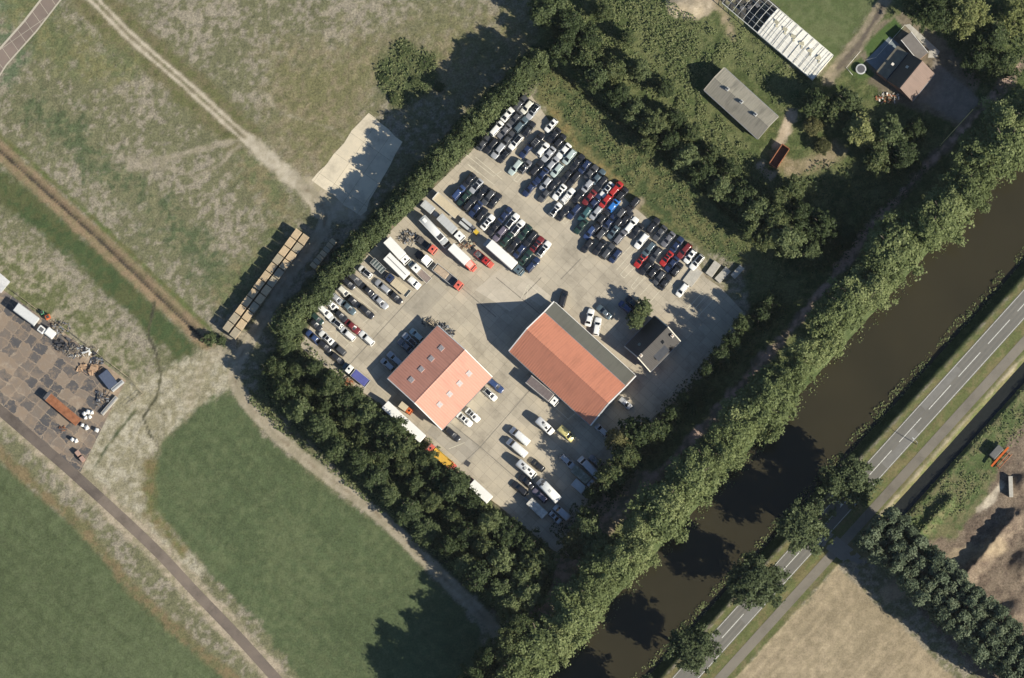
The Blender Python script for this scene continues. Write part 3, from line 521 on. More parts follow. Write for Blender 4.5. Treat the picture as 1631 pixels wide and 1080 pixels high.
for a, c in [((742,246),(786,281)),((745,261),(788,295)),((786,281),(798,273)),((757,250),(800,286)),((745,262),(762,276)),
    ((827,277),(818,287)),((818,287),(824,290)),((824,290),(834,279)),((866,323),(877,312)),((868,328),(880,316)),
    ((895,353),(905,342)),((895,353),(900,357)),((900,357),(911,346)),((914,370),(919,362)),
    ((978,420),(1008,388)),((982,430),(1014,394)),((988,437),(994,443)),((988,437),(1010,413)),((994,443),(1018,418)),((1005,457),(1018,440)),((1009,461),(1028,441)),((1005,457),(1009,461)),((1020,470),(1040,448)),((1035,482),(1052,462)),
    ((1062,446),(1074,456)),((1095,492),(1120,464)),((1102,497),(1126,470)),((1110,505),(1140,474)),
    ((500,530),(537,527)),((537,527),(534,545)),((537,527),(562,552)),((548,555),(560,543)),((497,505),(515,522)),((486,522),(505,540)),
    ((553,462),(600,498)),((560,455),(606,493)),((575,440),(614,470)),((583,492),(590,505)),((590,505),(578,515)),((541,480),(570,500)),
    ((850,605),(880,632)),((840,615),(878,645)),((880,645),(905,668)),((905,668),(920,655)),
    ((842,452),(830,476)),((842,452),(862,470)),((842,452),(838,480)),((715,715),(740,705))]:
    mark(b, a, c, .13, .046)
structure(b.build('parking_marking', YLINE))
b = MB()
for a, c in [((548,590),(640,490)),((640,490),(700,428)),((700,428),(790,505)),((893,445),(925,412)),((862,442),(835,470)),((790,442),(866,505)),((735,740),(765,712)),((765,712),(845,620)),((765,712),(700,660)),((765,712),(820,760))]:
    mark(b, a, c, .22, .043)
structure(b.build('pavement_drain_joint', M('dark_joint', (.20,.18,.145), var=.4, scale=1)))
b = MB(); p = P(744,738); b.box((p.x, p.y, .05), (1.5, 1.3, .03), -.6); structure(b.build('drain_grate', DARKSTEEL))
sheet('terrace', [(1434,72),(1397,113),(1379,96),(1417,58)], paving('terrace_tiles', (.20,.235,.25), (.17,.2,.21), .8, .8, .8, .15, .02), .06)
sheet('garden_path', [(1441,40),(1449,38),(1497,82),(1492,92),(1478,92),(1480,80)], CONC, .05)
# canal and ditch water
wm = bpy.data.materials.new('canal_water'); t_, N, L, bb = nodes(wm)
bb.inputs['Base Color'].default_value = (.040,.032,.016, 1); bb.inputs['Roughness'].default_value = .12; bb.inputs['IOR'].default_value = 1.33
tc = N.new('ShaderNodeTexCoord'); n1 = N.new('ShaderNodeTexNoise'); n1.inputs['Scale'].default_value = .05; n1.inputs['Detail'].default_value = 3; L.new(tc.outputs['Object'], n1.inputs['Vector'])
r = ramp(N, [(.3, (.031,.028,.017)), (.7, (.040,.035,.020))]); L.new(n1.outputs['Fac'], r.inputs['Fac']); L.new(r.outputs['Color'], bb.inputs['Base Color'])
n2 = N.new('ShaderNodeTexNoise'); n2.inputs['Scale'].default_value = 1.2; n2.inputs['Detail'].default_value = 4; L.new(tc.outputs['Object'], n2.inputs['Vector'])
bp = N.new('ShaderNodeBump'); bp.inputs['Strength'].default_value = .12; bp.inputs['Distance'].default_value = .05; L.new(n2.outputs['Fac'], bp.inputs['Height']); L.new(bp.outputs['Normal'], bb.inputs['Normal'])
b = MB(); b.add([(*P2(*NT(n, t)), -2.5) for n, t in ((-182, -2500), (-32, -2500), (-32, 3000), (-176, 3000))], [(0, 1, 2, 3)]); structure(b.build('canal_water', wm))
wd = M('ditch_water', (.02,.022,.02), rough=.1, var=.2)
b = MB(); b.add([(*P2(*NT(n, t)), -1.25) for n, t in ((60, 285), (88, 285), (88, 2500), (60, 2500))], [(0, 1, 2, 3)]); structure(b.build('ditch_water', wd))
# ------------------------------------------------------------------ cars
def section(x, w, zt, zb=.26, k=1.0):
    h = zt-zb
    pr = [(-.80, 0), (-.97, .10), (-1, .40), (-.985, .70), (-.95, .86), (-.87, .955), (-.72, 1.0), (0, 1.04), (.72, 1.0), (.87, .955), (.95, .86), (.985, .70), (1, .40), (.97, .10), (.80, 0)]
    return [(x, w*a, zb+h*c) for a, c in pr]
CAR = {  # length, half width, height, glasshouse: base rear, top rear, top front, base front (metres from the middle)
 'saloon': (4.60, .90, 1.42, -1.72, -1.00, .22, 1.02), 'hatchback': (4.10, .87, 1.47, -1.98, -1.58, .28, 1.08),
 'estate car': (4.70, .90, 1.46, -2.26, -1.95, .26, 1.06), 'off-roader': (4.62, .94, 1.72, -2.22, -2.02, .30, .96),
 'coupe': (4.30, .90, 1.32, -1.72, -.72, .12, .92), 'people carrier': (4.45, .91, 1.66, -2.14, -1.92, .52, 1.42)}
def ring(rear, front, hw, z, rr, n=3):
    out = []
    for cx, cy, a0 in ((front-rr, hw-rr, 0), (rear+rr, hw-rr, 90), (rear+rr, -hw+rr, 180), (front-rr, -hw+rr, 270)):
        for i in range(n+1):
            a = math.radians(a0+90*i/n); out.append((cx+rr*math.cos(a), cy+rr*math.sin(a), z))
    return out
def car_meshes(kind, roof='plain'):
    L, hw, H, br, tr, tf, bf = CAR[kind]; k = H/1.43; parts = {}
    zt = .90*k if kind != 'off-roader' else 1.02
    st = [(-.5, .70, .70), (-.487, .84, .82), (-.46, .93, .92), (-.40, .985, .985), (-.28, 1, 1.0), (0, 1, .99), (.20, 1, .985), (.30, .99, .95), (.385, .965, .89), (.445, .90, .81), (.48, .80, .72), (.5, .64, .62)]
    b = MB(); b.loft([section(L*u, hw*w, .26+(zt-.26)*z) for u, w, z in st])
    def gl(t): return (br+(tr-br)*t, bf+(tf-bf)*t, hw*(.90+(.70-.90)*t), zt-.03+(H-.045-zt+.03)*t)
    rings = []
    for t in (0, .35, .7, .94):
        r_, f_, w_, z_ = gl(t); rings.append(ring(r_, f_, w_, z_, .20))
    r_, f_, w_, z_ = gl(1); rings.append(ring(r_+.04, f_-.04, w_-.04, z_+.012, .22))
    for q, dz in ((.72, .03), (.35, .042)):
        cx = (r_+f_)/2; rings.append([(cx+(x-cx)*q, y*q, z_+dz) for x, y, z in ring(r_+.04, f_-.04, w_-.04, z_, .22)])
    b.loft(rings)
    for s in (-1, 1): b.box((bf-.22, s*(hw+.07), zt+.06), (.12, .16, .13), 0, .03)
    parts['body'] = b.mesh(kind.replace(' ', '_')+'_body')
    def plate(ts, fr, off):
        b = MB(); rows = []
        for t in ts:
            r_, f_, w_, z_ = gl(t); y = w_-.16
            rows.append([((f_ if fr else r_)+off+(-.03*(a*a) if fr else .03*a*a), y*a, z_+.012) for a in (-1, -.5, 0, .5, 1)])
        V = [p for r in rows for p in r]; b.add(V, [(i*5+j, i*5+j+1, i*5+6+j, i*5+5+j) for i in range(len(rows)-1) for j in range(4)], True); return b
    parts['windscreen'] = plate((.06, .5, .92), True, .035).mesh('windscreen')
    parts['rear_window'] = plate((.14, .5, .90), False, -.035).mesh('rear_window')
    for s in (-1, 1):
        b = MB(); V = []
        for t in (.10, .88):
            r_, f_, w_, z_ = gl(t)
            for u in (0, .47, .53, 1): V.append((r_+.26+(f_-.30-r_-.26)*u, s*(w_+.014), z_))
        b.add(V, [(0, 1, 5, 4), (2, 3, 7, 6)] if s < 0 else [(1, 0, 4, 5), (3, 2, 6, 7)]); parts['side_window' if s < 0 else 'side_window.b'] = b.mesh('side_window')
    if roof == 'sunroof':
        b = MB(); b.box(((tr+tf)/2+.1, 0, H+.012), (.75, .95, .02), 0, .008); parts['sunroof'] = b.mesh('sunroof')
    if roof == 'glass':
        b = MB(); b.loft([ring(tr+.10, tf-.10, hw*.58, H-.02, .2), ring(tr+.10, tf-.10, hw*.58, H+.016, .2), ring(tr+.4, tf-.4, hw*.3, H+.028, .15)]); parts['glass_roof'] = b.mesh('glass_roof')
    if roof == 'rails':
        b = MB()
        for s in (-1, 1): b.box(((tr+tf)/2, s*hw*.62, H+.02), (tf-tr-.4, .05, .05))
        for x in (-1.2, -.6, 0): b.box((x, 0, H+.05), (.06, hw*1.3, .03))
        parts['roof_rails'] = b.mesh('roof_rails')
    return parts
b = MB(); b.tube((0, -.11, 0), (0, .11, 0), .31, n=16); WHEEL = b.mesh('wheel'); WHEEL.materials.append(TYRE)
b = MB(); b.tube((0, -.16, 0), (0, .16, 0), .48, n=16); TWHEEL = b.mesh('truck_wheel'); TWHEEL.materials.append(TYRE)
PROTO = {}
def wheels(root, xs, y, me=WHEEL, r=.31):
    for x in xs:
        for s in (-1, 1): obj('wheel', me, None, root, (x, s*y, r))
def make_car(kind, roof, colour, loc, rz, label, group=None):
    key = (kind, roof)
    if key not in PROTO: PROTO[key] = car_meshes(kind, roof)
    nm = kind.replace(' ', '_').replace('-', '_')
    root = empty(nm, loc, rz, label, 'car', group)
    for n, me in PROTO[key].items():
        n = n.split('.')[0]
        if n == 'body':
            if not me.materials: me.materials.append(PAINT['white'])
            o = bpy.data.objects.new('body', me); link(o, root); o_slot_mat(o, PAINT[colour])
        else:
            if not me.materials: me.materials.append(STEEL if n == 'roof_rails' else GLASS)
            link(bpy.data.objects.new(n, me), root)
    L, hw = CAR[kind][:2]; wheels(root, (-L*.30, L*.315), hw-.10)
    return root
ORD = 'first second third fourth fifth sixth seventh eighth ninth tenth eleventh twelfth thirteenth fourteenth fifteenth sixteenth seventeenth eighteenth nineteenth twentieth'.split()
def ordinal(i):
    if i < 20: return ORD[i]
    tens = {20: 'twenty', 30: 'thirty', 40: 'forty', 50: 'fifty', 60: 'sixty', 70: 'seventy'}; i += 1
    t = i//10*10; return tens[t][:-1]+'ieth' if i == t else tens[t]+'-'+ORD[i-t-1]
K = {'s': 'saloon', 'h': 'hatchback', 'e': 'estate car', 'o': 'off-roader', 'c': 'coupe', 'p': 'people carrier'}
RF = {'': 'plain', 'S': 'sunroof', 'G': 'glass', 'R': 'rails'}
# rows: where it is, group, base heading (degrees), front D or U, then (x, y, colour, kind[roof], D/U, [angle offset])
CARS = [
 ('along the grass bank, counting from the hedge', 'cars in the row along the grass bank', 230, [
  (828.5,164,'dark grey','e','U'),(839.5,170,'cream','h','D'),(849,177.5,'silver','eG','D'),(877.8,199.3,'white','hS','D'),(882,215.5,'black','s','D'),(891.5,224,'black','h','U'),
  (898,240,'white','s','D'),(906.8,249.5,'pale green','p','D'),(920,257,'black','s','U'),(931,265,'navy','h','D'),(941.5,274,'dark grey','s','U'),(953,281,'slate','s','U'),
  (957,292,'black','e','D'),(966.5,302,'white','sG','D'),(981,300.5,'red','p','U'),(990.5,309,'black','h','U'),(1008,326,'black','o','D'),
  (1040,359,'black','e','U'),(1051,371,'dark grey','s','D'),(1064,381,'grey','s','D'),(1078,389,'navy','s','U'),(1090,399,'dark red','e','D'),(1099.3,408,'white','hS','D'),(1110,417.3,'white','eG','D')]),
 ('second row below the grass bank, counting from the hedge', 'cars in the second row below the grass bank', 230, [
  (808.5,182,'white','c','U'),(820.5,188,'dark grey','s','D'),(829.5,198,'slate','e','U'),(842,205.5,'black','s','U'),(856,223,'black','eR','U'),(864.5,238,'white','h','U'),(873.7,245.5,'silver','s','D'),
  (880.5,260,'silver','h','U'),(887,270.5,'pale green','h','D'),(903,279,'black','s','D'),(914,285,'black','e','D'),(921.5,312,'black','s','U'),(935.5,296,'silver','h','D'),
  (938.5,314.5,'dark red','s','D'),(947.5,321,'navy','s','U'),(964.5,319.5,'red','h','D'),(977.6,326,'bright blue','h','U'),(986,343,'dark grey','e','D'),(997.5,347.5,'black','s','U'),
  (1005.5,358,'white','e','U'),(1013.3,368,'black','s','D'),(1021.8,383.5,'white','e','D'),(1033,397,'slate','e','D'),(1045,405,'dark grey','h','D'),(1061.5,411.5,'red','cG','D'),
  (1070,420.5,'navy','s','D'),(1078,429,'black','h','U')]),
 ('third row below the grass bank, counting from the hedge', 'cars in the third row below the grass bank', 230, [
  (790.8,204.5,'white','p','U'),(803.3,208.7,'grey','s','D'),(809.5,220.5,'dark grey','s','U'),(821.2,226.2,'white','eG','D'),(838,239,'navy','s','D'),(854.5,268,'black','e','U'),(862.8,279,'navy','s','D'),
  (869.3,292.5,'silver','h','D'),(881.5,294.5,'black','s','U'),(891,305.8,'white','sS','D'),(904.3,311.8,'white','eR','U'),(931.5,341,'teal','e','D'),(949.2,338.5,'silver','h','D'),
  (960.5,346,'black','h','U'),(971,353,'navy','s','U'),(982.5,357,'black','h','D'),(977,369,'slate','hS','D'),(988,377,'grey','e','U'),
  (1020.4,414.4,'red','cG','D'),(1029.8,425.5,'black','s','D'),(1041.3,432,'black','h','U'),(1050,442,'dark grey','h','D'),(1059.3,449.3,'black','s','U'),(1086.6,461.5,'white','h','D')]),
 ('outer row facing the open yard, counting from the hedge', 'cars in the outer row facing the open yard', 230, [
  (770,227,'dark grey','s','U'),(782,232,'black','e','D'),(793.5,240,'silver','o','D'),(803,247,'black','sS','D'),(821,266,'pale green','e','D'),(836.5,265.5,'grey','hG','U'),(843.5,300.5,'navy','s','D'),
  (868,309.5,'dark grey','s','D'),(885,333.8,'white','hG','U'),(897.5,339,'black','s','U'),(914.5,336.5,'navy','e','D'),(925.5,360,'dark green','s','D'),(939.3,370,'blue','h','D'),(951,361,'black','s','U'),(960,369.5,'dark grey','e','U'),
  (935.5,391,'black','h','D'),(955,393.5,'black','s','D'),(968.3,400,'dark grey','e','U'),(980.2,407,'navy','h','D')]),
 ('in the long row beside the lorries, counting from the hedge', 'cars in the long row beside the lorries', 230, [
  (729.8,306.5,'blue','p','U'),(739,315.5,'dark green','s','D'),(748,324,'black','e','U'),(757.5,332.5,'navy','s','D'),(767,342,'black','h','U'),(776.7,353.7,'white','sS','U'),(787,363,'black','s','D'),
  (796.3,371.7,'purple grey','e','D'),(807.5,380.3,'dark green','s','U'),(818,390.5,'black','s','D'),(827.3,399.5,'navy','h','D'),(837,409.8,'dark green','s','U'),(848,421.5,'navy','e','U')]),
 ('in the short row above the lorry row, counting from the hedge', 'cars in the short row above the lorry row', 230, [
  (746.3,287.4,'black','s','D'),(758.3,296,'silver','cS','D'),(767.3,307,'black','s','U'),(777.8,314,'dark grey','e','D'),(788,319.5,'black','s','U'),
  (804.5,341.5,'navy','s','U'),(815.6,352,'white','eG','U'),(824.6,362.5,'white','eG','U'),(835.5,370,'dark green','s','D'),(845,379.5,'black','e','D'),(855.3,388.5,'dark red','sG','U'),(866.3,396.3,'white','eG','U')]),
 ('in the bays below the hedge, counting from the lorries', 'cars in the bays below the hedge', -41, [
  (582,433,'white','hG','U'),(565,444,'dark grey','e','D'),(583.5,460.5,'black','s','U'),(606,480.5,'silver','s','D'),(554.5,451,'black','h','D'),(629,472.5,'black','s','D'),(548,464.5,'cream','h','D'),
  (536.5,475.5,'silver','h','D'),(561,478.5,'black','s','D'),(583.5,496,'black','e','D'),(527.5,485,'white','h','D'),(554.5,489.5,'slate','s','D'),(517,495.5,'white','e','D'),(541,501,'black','s','D'),
  (561.5,520,'dark red','s','D'),(584,538.5,'white','e','U'),(534.8,513.3,'white','hG','U'),(554.2,532,'white','p','U'),(504.5,507,'dark green','h','D'),(501,515.5,'black','s','D'),(520,537.8,'white','sS','U'),(539,555,'dark grey','e','U'),
  (499,537,'blue','s','U'),(516.5,551,'black','h','D'),(537,571,'black','h','D'),(609.5,456.5,'silver','e','U')]),
 ('parked under the wall of the smaller hall, counting from the rubbish heap', 'cars in the shade of the smaller hall', 139, [
  (663.5,533.5,'pale green','h','D'),(653,541.5,'silver','eG','D'),(645,550.5,'grey','s','D'),(629,571.5,'silver','e','D'),(617.2,580.7,'silver','h','D')]),
 ('parked against the sunny side of the smaller hall, counting from its upper end', 'cars against the sunny side of the smaller hall', -41, [
  (789.5,614,'blue','e','D'),(780.5,627.8,'white','hG','D'),(753,661,'white','cG','D'),(740,668,'white','sS','D'),(720.5,691.5,'black','e','D')]),
 ('near the black-roofed house, counting from the bigger hall', 'cars by the black-roofed house', 76, [
  (896.8,476,'black','p','D'),(939,505.5,'white','s','D'),(951,519.8,'white','e','D',6),(962,496.5,'slate','sR','D',62),(996.5,489.5,'blue','h','D',60),(1008.5,482.5,'black','s','D',58)]),
 ('in tree shade at the canal end, counting from the bigger hall', 'cars in tree shade at the canal end', 138, [
  (995.3,641.5,'silver','h','U'),(958.5,685,'silver','h','D'),(949,735,'grey','h','D'),(903.8,735,'silver','e','U'),(856.5,741,'black','h','D'),(838.5,767,'black','s','D'),(828,778,'black','e','D'),(860,789,'purple grey','e','D'),(883.5,823.5,'silver','hS','U')]),
]
SEEN = {}
for where, grp, ang, row in CARS:
    for i, c in enumerate(row):
        x, y, colr, kk, d = c[:5]; kind = K[kk[0]]; rf = RF[kk[1:]]
        a = math.radians(ang + (c[5] if len(c) > 5 else 0) + (180 if d == 'U' else 0) + rnd.uniform(-2, 2))
        ex = {'sunroof': ' with sunroof', 'glass': ' with dark glass roof', 'rails': ' with roof bars', 'plain': ''}[rf]
        label = f"{colr} {kind}{ex}, {ordinal(i)} {where}"
        if len(label.split()) > 16: label = label.replace('counting from', 'from').replace(' dark glass', ' glass').replace('estate car', 'estate')
        if len(label.split()) > 16: label = f"{colr} {kind}, {ordinal(i)} {where}".replace('counting from', 'from').replace('estate car', 'estate').replace('parked against', 'against')
        p = P(x, y, 1.0); make_car(kind, rf, colr, (p.x, p.y, .035 if poly_d(np.array([x]), np.array([y]), YARD)[0] < 3 else .1), a, label, grp)

# ------------------------------------------------------------------ vans, lorries, trailers, campers
def frame(p0, p1, h=2.5):
    """rear and front pixel of a vehicle's roof -> rear ground point, heading, length"""
    a, c = P(*p0, h), P(*p1, h); d = c-a; d.z = 0
    return Vector((a.x, a.y, .04)), math.atan2(d.y, d.x), d.length
def rig(name, label, cat, p0, p1, h=2.5, group=None):
    a, rz, L = frame(p0, p1, h); return empty(name, a, rz, label, cat, group), L
def part(root, name, b, mat): return b.build(name, mat, root)
def chassis(root, x0, x1, w, z=.95): b = MB(); b.box(((x0+x1)/2, 0, z-.2), (x1-x0, w*.42, .25)); b.box(((x0+x1)/2, 0, z-.04), (x1-x0, w*.8, .08)); part(root, 'chassis', b, DARKSTEEL)
def cab(root, x0, x1, w, h, mat, deflector=False, roofmat=None):
    b = MB(); y = w/2
    pr = [(x0, .5), (x0, h-.12), (x0+.1, h), (x1-.52, h), (x1-.38, h-.17), (x1-.10, 1.75), (x1, 1.55), (x1, .5)]
    def rg(s, k): return [(px, s*y*k, z) for px, z in pr]
    b.loft([[(px if 0 < i < 7 else px, -y*.93, (z-.06 if z > 1 else z)) for i, (px, z) in enumerate(pr)], rg(-1, 1), rg(1, 1), [(px, y*.93, (z-.06 if z > 1 else z)) for px, z in pr]], False)
    c = part(root, 'cab', b, mat)
    b = MB(); z1, z0 = h-.22, 1.80; xa, xb = x1-.36+.03, x1-.10+.04
    b.add([(xb, -y*.88, z0), (xb, y*.88, z0), (xa, y*.82, z1), (xa, -y*.82, z1)], [(0, 1, 2, 3)]); b.build('windscreen', GLASS, c)
    for s in (-1, 1):
        b = MB(); b.add([(x0+.5, s*(y+.012), 1.75), (x1-.3, s*(y+.012), 1.75), (x1-.5, s*(y+.012), h-.3), (x0+.5, s*(y+.012), h-.3)], [(0, 1, 2, 3)]); b.build('side_window', GLASS, c)
        b = MB(); b.box((x1-.15, s*(y+.14), 2.1), (.1, .2, .5), 0, .03); b.build('wing_mirror', DARKSTEEL, c)
    b = MB(); b.box(((x0+x1)/2-.1, 0, h+.03), (.5, .5, .06), 0, .02); b.build('roof_hatch', GLASS, c)
    if deflector:
        b = MB(); b.loft([[(x0, -y*.8, h), (x0, y*.8, h), (x0, y*.8, h+.7), (x0, -y*.8, h+.7)], [(x1-.6, -y*.7, h), (x1-.6, y*.7, h), (x1-.6, y*.7, h+.06), (x1-.6, -y*.7, h+.06)]], False); b.build('wind_deflector', mat, c)
    return c
def box_body(root, x0, x1, w, z0, z1, mat, name='box_body', ribs=0):
    b = MB(); b.box(((x0+x1)/2, 0, (z0+z1)/2), (x1-x0, w, z1-z0), 0, .05)
    if ribs:
        for i in range(ribs+1): b.box((x0+(x1-x0)*(i+.5)/(ribs+1), 0, z1+.012), (.06, w-.1, .03))
    for s in (-1, 1): b.box(((x0+x1)/2, s*(w/2-.04), z1+.008), (x1-x0-.1, .08, .03))
    return part(root, name, b, mat)
def open_bed(root, x0, x1, w, z0, wall, mat, loadmat, load_z=.12, name='load_bed'):
    b = MB(); b.box(((x0+x1)/2, 0, z0), (x1-x0, w, .12))
    for s in (-1, 1): b.box(((x0+x1)/2, s*(w/2-.04), z0+.06+wall/2), (x1-x0, .08, wall))
    for x in (x0+.04, x1-.04): b.box((x, 0, z0+.06+wall/2+(.15 if x > x0+1 else 0)), (.08, w-.16, wall+(.3 if x > x0+1 else 0)))
    p = part(root, name, b, mat)
    b = MB(); b.box(((x0+x1)/2, 0, z0+.07+load_z/2), (x1-x0-.2, w-.2, load_z)); b.build('bed_floor', loadmat, p); return p
def twheels(root, xs, w): wheels(root, xs, w/2-.2, TWHEEL, .48)
RED, WH = PAINT['pale red'], PAINT['white']
BEIGE = M('pale_boards', (.50,.43,.30), var=.1, scale=1.5); SAND = M('sandy_load', (.40,.31,.22), var=.25, scale=2, bump=.3); BROWNLOAD = M('brown_load', (.24,.19,.165), var=.2, scale=2)
TARP = M('dark_tarp', (.10,.10,.105), rough=.6, var=.25); BLUETARP = M('blue_tarp', (.09,.10,.30), rough=.5, var=.2, scale=1.2)
def van(name, label, p0, p1, w, h, mat, cat='van', group=None, long=True, rackm=None):
    root, L = rig(name, label, cat, p0, p1, h, group); hw = w/2
    prof = [(0, .35, h-.08), (.12, .3, h-.02), (L*.35, .3, h), (L-1.95, .3, h), (L-1.75, .3, h-.06), (L-1.05, .3, 1.28), (L-.35, .3, 1.02), (L-.06, .3, .82), (L, .4, .7)]
    b = MB(); b.loft([section(x, hw*(.97 if i in (0,) else .9 if i == 8 else .97 if i == 7 else 1), zt, zb) for i, (x, zb, zt) in enumerate(prof)])
    part(root, 'body', b, mat)
    b = MB(); y = hw*.80
    b.add([(L-1.08+.05, -y, 1.33), (L-1.08+.05, y, 1.33), (L-1.72+.05, y*.93, h-.05), (L-1.72+.05, -y*.93, h-.05)], [(0, 1, 2, 3)]); part(root, 'windscreen', b, GLASS)
    for s in (-1, 1):
        b = MB(); b.add([(L-2.6, s*(hw+.012), 1.35), (L-1.5, s*(hw+.012), 1.35), (L-1.85, s*(hw+.012), h-.3), (L-2.6, s*(hw+.012), h-.3)], [(0, 1, 2, 3)]); part(root, 'side_window', b, GLASS)
    b = MB()
    for i in range(5): b.box((.6+(L-3.2)*i/4, 0, h+.035), (.05, hw*1.5, .03))
    part(root, 'roof_ribs', b, mat)
    wheels(root, (L*.2, L-.95), hw-.12, WHEEL, .33); return root
def camper(name, label, p0, p1, w, h, mat, coach=False, hatches=((.3, .0), (.55, .2), (.75, -.15)), cat='camper van'):
    root, L = rig(name, label, cat, p0, p1, h); hw = w/2
    fr = .55 if coach else 1.5
    b = MB(); b.loft([section(x, hw*k, zt, zb) for x, k, zt, zb in ((0, .95, h-.15, .4), (.15, 1, h-.03, .35), (L*.5, 1, h, .35), (L-fr-.2, 1, h-.02, .35), (L-fr, .98, h-.15, .35), (L-fr+(.3 if coach else .5), .95, (h*.55 if coach else 1.55), .35), (L-.05, .88, (1.1 if coach else .95), .4), (L, .8, .85, .5))])
    part(root, 'body', b, mat)
    b = MB(); xa, xb = L-fr+.03, L-fr+(.3 if coach else .5)
    b.add([(xb+.04, -hw*.8, (h*.58 if coach else 1.6)), (xb+.04, hw*.8, (h*.58 if coach else 1.6)), (xa+.05, hw*.8, h-.2), (xa+.05, -hw*.8, h-.2)], [(0, 1, 2, 3)]); part(root, 'windscreen', b, GLASS)
    for u, v in hatches:
        b = MB(); b.box((L*u, w*v, h+.06), (.75, .62, .12), 0, .04); part(root, 'roof_hatch', b, DARKSTEEL)
    b = MB(); b.box((L*.45, 0, h+.08), (.8, .7, .16), 0, .05); part(root, 'roof_box', b, GREYSHEET)
    wheels(root, (L*.25, L-1.0), hw-.12, WHEEL, .33); return root
G_L = 'lorries and trailers below the hedge'
# flatbed with boards
r, L = rig('trailer', 'long flat trailer with pale boarded deck, beside the row of dark cars', 'trailer', (693,311), (729,342), 1.3, G_L)
chassis(r, 0, L, 2.3); b = MB(); b.box((L/2, 0, 1.06), (L, 2.35, .1), 0, .02)
for i in range(14): b.box((L*(i+.5)/14, 0, 1.115), (.03, 2.3, .02))
part(r, 'deck', b, BEIGE); b = MB(); b.box((.1, 0, 1.6), (.15, 2.35, 1.0), 0, .03); part(r, 'headboard', b, GREYSHEET); twheels(r, (1.2, 2.3, L-1.4), 2.3)
b = MB(); b.box((L/2, 1.22, 1.08), (L, .08, .2)); b.box((L/2, -1.22, 1.08), (L, .08, .2)); part(r, 'side_rail', b, GREYSHEET)
# grey box trailer + grey box lorry with white cab
r, L = rig('trailer', 'small grey box trailer at the hedge, coupled behind the grey box lorry', 'trailer', (673,322.5), (689.5,336), 2.6, G_L)
chassis(r, 0, L, 1.9); box_body(r, 0, L, 1.95, .9, 2.6, GREYSHEET, 'box_body', 3); b = MB(); b.box((L+1.1, 0, .8), (2.2, .5, .12)); b.box((L+.9, 0, .9), (1.2, 1.3, .1)); part(r, 'drawbar', b, STEEL); twheels(r, (L*.3, L*.6), 1.9)
r, L = rig('lorry', 'grey box lorry with small white cab, between the coach and the boarded trailer', 'lorry', (699.5,344), (737.5,381), 3.0, G_L)
chassis(r, 0, L-.2, 2.1); box_body(r, 0, L*.65, 2.1, 1.0, 3.1, GREYSHEET, 'box_body', 5); cab(r, L*.72, L, 2.0, 2.5, WH); twheels(r, (L*.22, L*.85), 2.0)
# coach
r, L = rig('coach', 'white coach with long rounded roof and dark roof opening, beside the red-cab lorry', 'coach', (671,345.5), (713,390), 3.0, G_L)
b = MB(); b.loft([section(x, 1.12*k, z, .4) for x, k, z in ((0, .94, 2.8), (.2, 1, 3.0), (L*.5, 1, 3.05), (L-1.5, 1, 3.0), (L-.9, .98, 2.75), (L-.1, .93, 1.5), (L, .85, 1.1))]); part(r, 'body', b, WH)
b = MB(); b.box((L*.72, 0, 3.13), (1.2, 1.5, .1), 0, .03); part(r, 'roof_hatch', b, DARKSTEEL)
b = MB(); b.box((L*.88, 0, 3.08), (1.1, 1.7, .12), 0, .05); part(r, 'roof_unit', b, GREYSHEET)
b = MB(); b.box((L*.12, 0, 3.13), (1.1, .9, .14), 0, .05); part(r, 'roof_vent', b, WH)
b = MB(); b.box((L*.45, -.98, 3.02), (L*.85, .1, .12), 0, .03); b.box((L*.45, .98, 3.02), (L*.85, .1, .12), 0, .03); part(r, 'roof_gutter', b, WH)
b = MB(); b.add([(L-.12, -.95, 1.6), (L-.12, .95, 1.6), (L-.75, .95, 2.75), (L-.75, -.95, 2.75)], [(0, 1, 2, 3)]); part(r, 'windscreen', b, GLASS)
for s in (-1, 1):
    b = MB(); b.box((L*.45, s*1.125, 2.1), (L*.8, .02, .75)); part(r, 'side_window', b, GLASS)
twheels(r, (L*.25, L*.78), 2.1)
r, L = rig('lorry', 'white box lorry with pale red cab and bonnet, beside the coach', 'lorry', (718,392), (756.5,428.5), 3.2, G_L)
chassis(r, 0, L-.5, 2.2); box_body(r, 0, L-2.6, 2.25, 1.0, 3.3, WHITE, 'box_body'); cab(r, L-2.5, L-.5, 2.15, 2.5, RED, True); b = MB(); b.box((L-.35, 0, 1.15), (.9, 1.7, .9), 0, .2); part(r, 'bonnet', b, RED); twheels(r, (L*.25, L-1.2), 2.15)
r, L = rig('pickup_truck', 'red pickup truck with dark load bed and pale bonnet, between two white box bodies', 'pickup truck', (757.5,401), (784.5,424), 1.6, G_L)
chassis(r, 0, L, 1.8, .8); open_bed(r, 0, L-3.1, 1.75, .8, .5, PAINT['red'], TARP); cab(r, L-3.0, L-1.2, 1.75, 1.75, PAINT['red']); b = MB(); b.box((L-.62, 0, .85), (1.25, 1.65, .55), 0, .14); part(r, 'bonnet', b, RED); wheels(r, (1.0, L-.9), .78, WHEEL, .33)
b = MB(); b.tube((.3, -.6, 1.2), (1.6, .2, 2.0), .08); b.tube((.3, .6, 1.2), (1.6, -.2, 2.0), .08); part(r, 'hoist_arm', b, STEEL)
r, L = rig('lorry', 'long white box lorry with dark slate cab beside the long car row', 'lorry', (774,383), (832,434), 3.3, G_L)
chassis(r, 0, L-.4, 2.3); box_body(r, 1.0, L-2.6, 2.4, 1.0, 3.4, WHITE, 'box_body'); b = MB(); b.box((.4, 0, 1.3), (.9, 2.2, .12), 0, .03); part(r, 'tail_lift', b, GREYSHEET)
